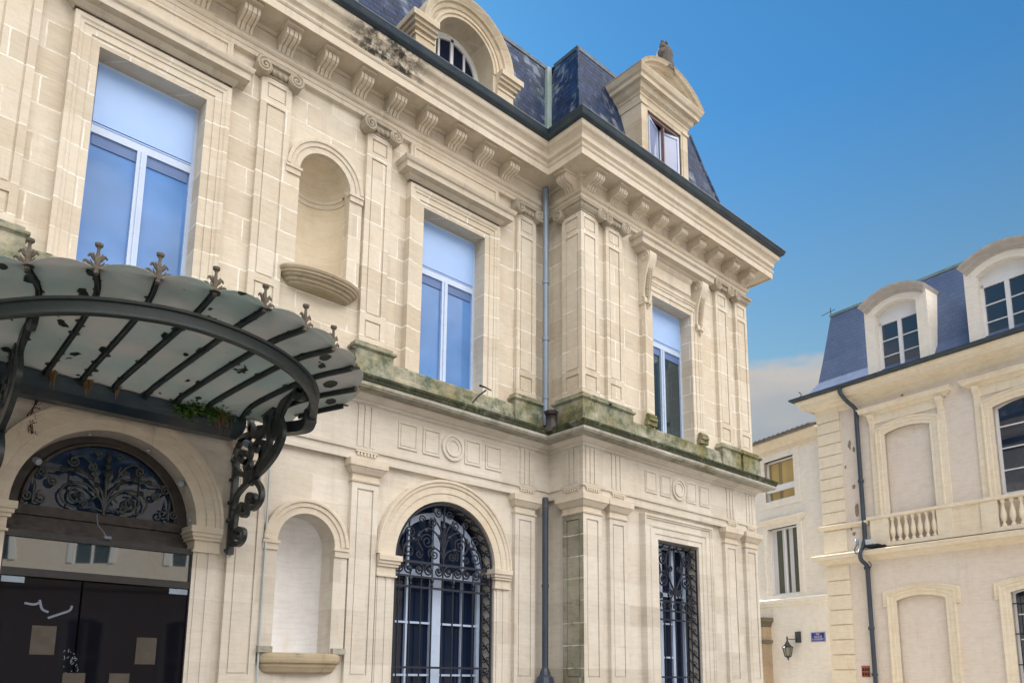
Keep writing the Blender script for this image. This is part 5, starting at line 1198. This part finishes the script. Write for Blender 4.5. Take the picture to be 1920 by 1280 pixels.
        for sg in (-1, 1):
            k = MB(); uu = c_+sg*(h+.33); P_ = [(0, 8.62), (.05, 8.66), (.06, 8.75), (.05, 8.9), (.09, 9.05), (.17, 9.15), (.17, 9.25), (0, 9.26)]
            k.add([f.P(uu-.075, v, z_) for v, z_ in P_]+[f.P(uu+.075, v, z_) for v, z_ in P_], [(i, (i+1) % 8, 8+(i+1) % 8, 8+i) for i in range(8)]+[tuple(range(8)), tuple(range(15, 7, -1))])
            k.build('console', M_YEL, so_)
    for c_, h in l1:
        s = MB(); s.mould(f, seg(c_, h, .6, 3.78, .12), PR); s.mould(f, seg(c_, h+.25, 3.70, 3.96, .12), [(0, 0), (0, .05), (.10, .06), (.12, 0)])
        s.box(f, c_-h-.37, c_-h-.25, 0, .05, 3.62, 4.0); s.box(f, c_+h+.25, c_+h+.37, 0, .05, 3.62, 4.0)
        tpart(s, 'window_surround', M_YEL)
    bl = MB(); bl.plate(f, seg(2.70, .64, 5.42, 8.60, .11), [], -.10, -.12, sides=False); tpart(bl, 'blind_window_panel', M_CREAM)
    bl = MB(); bl.plate(f, seg(2.70, .66, .6, 3.78, .12), [], -.10, -.12, sides=False); tpart(bl, 'blind_window_panel', M_CREAM)
    def win(c_, h, z0, zs, rise, rows, gv=-.14):
        w_ = MB(); w_.mould(f, seg(c_, h-.07, z0+.06, zs-.02, rise, 12), [(0, gv-.03), (0, gv+.03), (.075, gv+.03), (.075, gv-.03)]); w_.box(f, c_-h, c_+h, gv-.03, gv+.03, z0, z0+.07)
        w_.box(f, c_-.05, c_+.05, gv-.03, gv+.045, z0+.07, zs+rise-.07)
        for i in range(1, rows): zz = z0+.07+(zs-z0-.0)*i/rows; w_.box(f, c_-h+.07, c_+h-.07, gv-.02, gv+.02, zz-.015, zz+.015)
        o = tpart(w_, 'window_frame', M_PVC2); gg = MB(); gg.plate(f, seg(c_, h, z0, zs, rise), [], gv-.005, gv-.02, sides=False); gg.build('pane', G_FAR, o)
    for c_, h in w1[1:]: win(c_, h, 6.26, 8.58, .15, 4)
    for c_, h in l1[1:]: win(c_, h, .7, 3.78, .12, 5)
    # iron bars on the lower window
    b_ = MB()
    for c_, h in l1[1:2]:
        for i in range(9): u = c_-h+.1+i*(2*h-.2)/8; b_.tube([f.P(u, -.03, .7), f.P(u, -.03, 3.74)], .011, 5)
        for z_ in (3.5, 2.75, 2.0, 1.25): b_.bar([f.P(c_-h, -.03, z_), f.P(c_+h, -.03, z_)], f.Nn, .03, .012)
    tpart(b_, 'window_grille', M_IRONB)
    # mansard
    pr = [(.50, 10.26), (.20, 10.40), (-.06, 10.8), (-.18, 11.5), (-.32, 12.4), (-.42, 13.05)]
    m = MB(); m.sweep(pth, pr, cap=False)
    a_, b_2, c_2, d_2 = f.P(.42, -.42, 13.05), f.P(END, -.42, 13.05), f.P(END, -9, 13.6), f.P(.42, -9, 13.6); m.add([a_, b_2, c_2, d_2], [(0, 1, 2, 3)])
    ro = tpart(m, 'mansard_roof', M_SLATE2)
    r = MB(); r.sweep(pth, [(-.39, 13.0), (-.38, 13.08), (-.46, 13.12), (-.52, 13.06)], cap=True); r.build('roof_flashing', M_LEAD, ro)
    k = MB(); tp = f.P(.42, -.42, 13.1); k.tube([tp, tp+Vector((0, 0, .22))], .012, 5); k.tube([tp+Vector((0, .3, .05)), tp+Vector((0, -.15, .12))], .01, 5)
    cr = f.P(-.35, .30, 10.28); k.tube(cat([cr, cr+Vector((0, .05, .10)), cr+Vector((0, -.02, .18)), cr+Vector((0, .06, .28))], 4), .014, 5); k.build('roof_spike', M_IRONB, ro)
    for c_, hw in ((2.81, .90), (5.62, .92), (8.8, .92)):
        d = MB(); zt_ = 12.34; F0 = .36
        out_ = seg(c_, hw, 10.2, zt_, .31, 16); inn = seg(c_, hw-.30, 10.25, zt_-.22, .21, 16)
        d.plate(f, out_, [inn], F0, F0-.002, sides=False)
        k_ = len(out_); d.add([f.P(a, F0, b) for a, b in out_]+[f.P(a, -1.2, b) for a, b in out_], [(i, i+1, k_+i+1, k_+i) for i in range(k_-1)])
        k_ = len(inn); d.add([f.P(a, F0, b) for a, b in inn]+[f.P(a, F0-.32, b) for a, b in inn], [(i, i+1, k_+i+1, k_+i) for i in range(k_-1)])
        do = tpart(d, 'dormer', M_WHITEW)
        h_ = MB(); h_.mould(f, seg(c_, hw+.0, zt_-.0, zt_, .31, 16)[1:-1], [(-.14, F0), (-.14, F0+.04), (-.08, F0+.05), (-.06, F0+.10), (.0, F0+.13), (.05, F0+.24), (.10, F0+.25), (.11, F0+.2), (.11, -1.6), (.0, -1.6)]); h_.build('dormer_hood', plain('grey_lead_hood', (.50, .47, .45), .6, 0, .2, 5), do)
        gv = F0-.26; ih = hw-.30
        w_ = MB(); w_.box(f, c_-ih, c_-ih+.07, gv-.03, gv+.03, 10.25, 11.93); w_.box(f, c_+ih-.07, c_+ih, gv-.03, gv+.03, 10.25, 11.93); w_.box(f, c_-ih, c_+ih, gv-.03, gv+.03, 11.84, 11.93); w_.box(f, c_-.055, c_+.055, gv-.03, gv+.04, 10.25, 11.84)
        for z_ in (10.86, 11.34): w_.box(f, c_-ih+.07, c_+ih-.07, gv-.02, gv+.02, z_-.015, z_+.015)
        wo = w_.build('dormer_window_frame', M_PVC2, do)
        gg = MB(); gg.box(f, c_-ih, c_+ih, gv-.02, gv-.01, 10.2, 11.88); gg.build('pane', G_FAR, wo)
        pn = MB(); pn.plate(f, seg(c_, ih, 11.93, zt_-.22, .21), [], gv+.02, gv-.02, sides=False); pn.build('head_panel', M_PVC2, wo)
house()
f = FH
hp = empty('house_downpipe', f.P(1.30, .08, 0), 'dark blue downpipe with swan neck on the front of the right town house', 'downpipe')
m = MB(); m.tube(cat([f.P(1.08, .50, 10.22), f.P(1.08, .50, 10.05), f.P(1.14, .34, 9.85), f.P(1.27, .12, 9.62), f.P(1.30, .09, 9.5)], 8)+[f.P(1.30, .09, 8), f.P(1.30, .09, 5.62)], .062, 12); m.build('upper_pipe', M_DPIPE, hp, smooth=True)
m = MB(); m.tube(cat([f.P(1.30, .09, 5.62), f.P(1.30, .22, 5.40), f.P(1.30, .40, 5.22), f.P(1.30, .38, 5.0), f.P(1.31, .12, 4.86)], 6)+[f.P(1.31, .09, 4.7), f.P(1.31, .09, .1)], .062, 12); m.build('lower_pipe', M_DPIPE, hp, smooth=True)
for z in (7.35, 4.78, 3.05, 1.75):
    m = MB(); m.lathe(f.P(1.30, .09, z), [(.06, -.05), (.085, -.04), (.085, .04), (.06, .05)], 12); m.build('pipe_joint', M_DPIPE, hp)
e = empty('camera_box', f.P(1.5, .2, 5.45), 'white junction box with small camera and cables on the ledge beside the house downpipe', 'camera box')
m = MB(); m.box(f, 1.40, 1.62, .12, .26, 5.42, 5.57); m.build('box', M_PLASTIC, e)
m = MB(); m.box(f, 1.42, 1.80, .10, .34, 5.33, 5.40); m.box(f, 1.8, 1.95, .14, .28, 5.33, 5.36); m.build('dark_bracket', M_IRONB, e)
m = MB(); m.lathe(f.P(1.12, .22, 5.45), [(0, 0), (.05, 0), (.055, .14), (.03, .18), (0, .18)], 10); m.build('camera_head', M_ZINC, e, smooth=True)
m = MB(); m.tube(cat([f.P(1.12, .25, 5.45), f.P(1.08, .30, 5.30), f.P(1.16, .34, 5.18), f.P(1.26, .30, 5.28)], 6), .012, 5); m.tube(cat([f.P(1.42, .2, 4.95), f.P(1.50, .22, 4.85), f.P(1.46, .2, 4.76), f.P(1.40, .18, 4.80)], 6), .012, 5); m.build('cable', M_IRONB, e)
m = MB()
for i in range(2):
    for j in range(3): m.box(f, .905+j*.075, .905+j*.075+.05, .015, .02, 1.72+i*.13, 1.72+i*.13+.09)
bk_ = MB(); bk_.box(f, .88, 1.13, .0, .015, 1.68, 2.0)
vo = empty('wall_vent', f.P(1.0, 0, 1.7), 'small red air brick with six holes beside the house downpipe', 'vent')
bk_.build('vent_plate', M_BRICK, vo); m.build('vent_holes', M_BLACK, vo)

# ------------------------------------------------------------------ building behind
OB = OH+Vector((.3, .3, 0)); FB = F(OB, (-math.sin(.25), -math.cos(.25), 0))
BB = empty('rear_building', OB, 'cream rendered building with white framed windows between the pavilion and the right town house', 'building')
def rear():
    f = FB; m = MB(); L0 = -9
    m.plate(f, [(L0, 0), (.22, 0), (.22, 9.3), (L0, 9.3)], [[(-2.14, 7.45), (-2.14, 8.84), (-.88, 8.84), (-.88, 7.45)], [(-2.12, 4.30), (-2.12, 6.52), (-.88, 6.52), (-.88, 4.30)], [(-5.6, 4.3), (-5.6, 6.52), (-4.36, 6.52), (-4.36, 4.3)], [(-5.6, 7.45), (-5.6, 8.84), (-4.36, 8.84), (-4.36, 7.45)]], 0, -.2, sides=False)
    m.box(f, L0, .22, -8, -7.9, 0, 9.3); m.box(f, L0-.02, L0, -8, 0, 0, 9.3)
    m.build('wall', M_WHITEW, BB)
    s = MB(); s.sweep([(p.x, p.y) for p in (f.P(L0, 0, 0), f.P(.22, 0, 0))], [(0, 3.92), (.05, 3.95), (.06, 4.02), (.12, 4.04), (.13, 4.14), (.0, 4.20)]); s.build('string_course', M_WHITEW, BB)
    s = MB(); s.sweep([(p.x, p.y) for p in (f.P(L0, 0, 0), f.P(.22, 0, 0))], [(0, 9.02), (.04, 9.05), (.05, 9.2), (.15, 9.3), (.25, 9.42), (.26, 9.5), (0, 9.5)]); s.build('cornice', M_YEL, BB)
    r = MB(); nt_ = 46
    for i in range(nt_): u = L0+i*.2; r.add([f.P(u, .42, 9.50), f.P(u+.1, .42, 9.56), f.P(u+.2, .42, 9.50), f.P(u+.2, -7, 11.3), f.P(u+.1, -7, 11.36), f.P(u, -7, 11.3)], [(0, 1, 4, 5), (1, 2, 3, 4), (0, 1, 2)])
    r.box(f, L0, .22, .2, .40, 9.46, 9.50); r.build('tiled_roof', M_TILE, BB)
    for c, up in ((-1.51, 0), (-4.98, 0)):
        for z0, z1 in ((7.45, 8.84), (4.30, 6.52)):
            h = .63 if z0 > 7 else .62
            w_ = MB(); w_.mould(f, [(c-h, z0), (c-h, z1), (c+h, z1), (c+h, z0)], [(0, -.2), (0, .03), (.22, .03), (.24, 0)], closed=True) if z0 > 7 else w_.mould(f, [(c-h, z0), (c-h, z1), (c+h, z1), (c+h, z0)], [(0, -.2), (0, .02), (.10, .02), (.11, .04), (.20, .04), (.22, 0)])
            o = w_.build('window_surround', M_WHITEW, BB)
            if z0 < 7:
                hd = MB(); qq = [f.P(c-h-.3, 0, 0), f.P(c-h-.3, .04, 0), f.P(c+h+.3, .04, 0), f.P(c+h+.3, 0, 0)]
                hd.sweep([(p.x, p.y) for p in qq], [(0, 6.66), (.03, 6.68), (.05, 6.74), (.12, 6.75), (.15, 6.82), (.0, 6.86)], cap=False); hd.build('window_hood', M_WHITEW, o)
            gv = -.15; fr = MB()
            fr.box(f, c-h, c-h+.06, gv-.03, gv+.03, z0, z1); fr.box(f, c+h-.06, c+h, gv-.03, gv+.03, z0, z1); fr.box(f, c-h, c+h, gv-.03, gv+.03, z1-.06, z1); fr.box(f, c-h, c+h, gv-.03, gv+.03, z0, z0+.06)
            if z0 < 7: fr.box(f, c-.03, c+.03, gv-.03, gv+.035, z0, z1)
            else: fr.box(f, c-h, c+h, gv-.0, gv+.10, z0+.32, z0+.52)
            fo = fr.build('window_frame', M_PVC2, BB)
            g = MB(); g.box(f, c-h, c+h, gv-.02, gv-.01, z0, z1); g.build('pane', glass('rear_pane', (.10, .10, .06) if z0 < 7 else (.35, .27, .10), 1.6), fo)
            cu = MB()
            if z0 < 7:
                for a, b in ((-.56, -.38), (-.14, -.02), (.14, .30)): cu.box(f, c+a, c+b, gv-.008, gv+.0, z0+.06, z1-.06)
                cu.build('curtain', M_CURT, fo)
            else:
                for a, b in ((-.45, -.15), (.0, .5)): cu.box(f, c+a, c+b, gv-.008, gv+.0, z0+.06, z1-.1)
                cu.build('curtain', M_LINT, fo)
rear()
f = FB
gp = empty('stone_pier', f.P(-2.6, 0, 0), 'brown stone gate pier with moulded capital standing against the rear building', 'pier')
m = MB(); m.box(f, -3.2, -2.20, 0, .35, 0, 3.30); m.build('shaft', stone('brown_pier', (.42, .35, .25), (.38, .27, .17), .3, grime=.5, row=.5), gp)
m = MB(); qq = [f.P(-3.2, 0, 0), f.P(-3.2, .35, 0), f.P(-2.20, .35, 0), f.P(-2.20, 0, 0)]
m.sweep([(p.x, p.y) for p in qq], [(0, 3.28), (.03, 3.32), (.06, 3.42), (.12, 3.46), (.13, 3.58), (.0, 3.60), (-.3, 3.60)], cap=False); m.sweep([(p.x, p.y) for p in qq], [(0, 2.74), (.06, 2.76), (.07, 2.84), (0, 2.87)], cap=False)
m.build('capital', stone('dark_capital', (.20, .17, .12), (.14, .12, .09), 0, grime=.7), gp)
ln = empty('wall_lantern', f.P(-1.28, .25, 2.9), 'black six sided wall lantern on a bracket between the stone pier and the street sign', 'lantern')
c0 = f.P(-1.28, .28, 0)
m = MB(); m.box(f, -1.13, -.97, 0, .09, 2.74, 3.08); m.tube(cat([f.P(-1.05, .06, 2.86), f.P(-1.15, .22, 2.84), f.P(-1.28, .28, 2.86)], 5), .014, 6); m.build('wall_bracket', M_IRON, ln)
m = MB(); m.lathe(c0+Vector((0, 0, 2.50)), [(0, .46), (.02, .42), (.03, .36), (.02, .33), (.045, .26), (.10, .16), (.165, .11), (.185, .09), (.15, .085), (0, .09)], 6); m.lathe(c0+Vector((0, 0, 2.3)), [(0, -.12), (.025, -.09), (.02, -.06), (.05, -.03), (.10, .0), (.105, .03), (0, .03)], 6); 
for j in range(6):
    t = 2*math.pi*j/6; m.tube([c0+Vector((.155*math.cos(t), .155*math.sin(t), 2.59)), c0+Vector((.10*math.cos(t), .10*math.sin(t), 2.32))], .010, 5)
m.build('lantern_frame', M_IRON, ln)
m = MB(); m.lathe(c0+Vector((0, 0, 2.32)), [(.09, 0), (.145, .27)], 6); m.build('lantern_glass', glass('lantern_pane', (.30, .29, .24), 1.5, .1), ln)
sg_ = empty('street_sign', f.P(-.3, .01, 2.9), 'small blue enamel street name plate with white lettering next to the quoins', 'sign')
m = MB(); m.box(f, -.575, -.035, 0, .015, 2.74, 3.035); m.build('plate', M_ENAMEL, sg_)
m = MB()
for a, b, c_, d in ((-.565, -.045, 2.75, 2.758), (-.565, -.045, 3.017, 3.025), (-.565, -.557, 2.758, 3.017), (-.053, -.045, 2.758, 3.017)): m.box(f, a, b, .015, .018, c_, d)
m.build('border', M_LETTER, sg_)
def text(body, u, z, size, parent):
    cv = bpy.data.curves.new('lettering', 'FONT'); cv.body = body; cv.size = size; cv.extrude = .002; cv.align_x = 'CENTER'; cv.align_y = 'CENTER'
    o = bpy.data.objects.new('tmp', cv); COL.objects.link(o)
    mw = Matrix((( *f.U, 0), (0, 0, 1, 0), (*f.Nn, 0), (0, 0, 0, 1))).transposed(); mw.translation = f.P(u, .019, z)
    dg = bpy.context.evaluated_depsgraph_get(); me = bpy.data.meshes.new_from_object(o.evaluated_get(dg)); me.transform(mw); bpy.data.objects.remove(o)
    me.materials.clear(); me.materials.append(M_LETTER); q = bpy.data.objects.new('lettering', me); COL.objects.link(q); q.parent = parent; q.matrix_parent_inverse = pinv(parent)
text('RUE', -.305, 2.975, .075, sg_)
m = MB(); rr = random.Random(8)   # two further lines, too small and blurred in the photograph to be read
for z, a, b in ((2.895, -.44, -.16), (2.82, -.52, -.09)):
    x = a
    while x < b:
        w_ = rr.choice((.018, .024, .028)); k = rr.randrange(3)
        m.box(f, x, x+.007, .015, .0185, z-.028, z+.028)
        if k: m.box(f, x+.007, x+w_, .015, .0185, z+.020, z+.028)
        if k != 1: m.box(f, x+.007, x+w_, .015, .0185, z-.028, z-.020)
        x += w_+.012+(.02 if rr.random() < .15 else 0)
m.build('small_lettering', M_LETTER, sg_)

# ------------------------------------------------------------------ house across the street (seen mirrored in the door glass)
FO = F((17, -15.5, 0), (-math.cos(R(26)), -math.sin(R(26)), 0)); OP = empty('opposite_house', (6, -20, 0), 'cream town house across the street, seen mirrored in the glass over the entrance', 'building')
def opposite():
    f = FO; holes = []; cs = [2+3.1*i for i in range(9)]
    for c in cs: holes += [seg(c, .55, 1.0, 3.3, .12), seg(c, .55, 5.4, 7.7, .12)]
    m = MB(); m.plate(f, [(0, 0), (29, 0), (29, 9), (0, 9)], holes, 0, -.2); m.box(f, 0, 29, -8, -7.9, 0, 9); m.build('wall', M_CREAM, OP)
    c_ = MB(); c_.box(f, 0, 29, 0, .3, 8.8, 9.0); c_.box(f, 0, 29, 0, .12, 8.5, 8.7); c_.box(f, 0, 29, 0, .12, 4.5, 4.7); c_.build('cornice', M_YEL, OP)
    r = MB(); r.add([f.P(0, .3, 9), f.P(29, .3, 9), f.P(29, -2, 12), f.P(0, -2, 12), f.P(29, -8, 12.5), f.P(0, -8, 12.5)], [(0, 1, 2, 3), (3, 2, 4, 5)]); r.build('slate_roof', M_SLATE2, OP)
    for c in cs:
        for z0, z1 in ((1.0, 3.3), (5.4, 7.7)):
            w_ = MB(); w_.mould(f, seg(c, .5, z0, z1, .12), [(0, -.16), (0, -.1), (.06, -.1), (.06, -.16)]); w_.box(f, c-.04, c+.04, -.16, -.09, z0, z1+.1); w_.box(f, c-.5, c+.5, -.16, -.1, z0+1.1, z0+1.14); w_.mould(f, seg(c, .55, z0, z1, .12), [(0, 0), (0, .05), (.18, .05), (.18, 0)])
            o = w_.build('window_frame', M_PVC2, OP); g = MB(); g.plate(f, seg(c, .55, z0, z1, .12), [], -.14, -.15, sides=False); g.build('pane', G_FAR, o)
opposite()
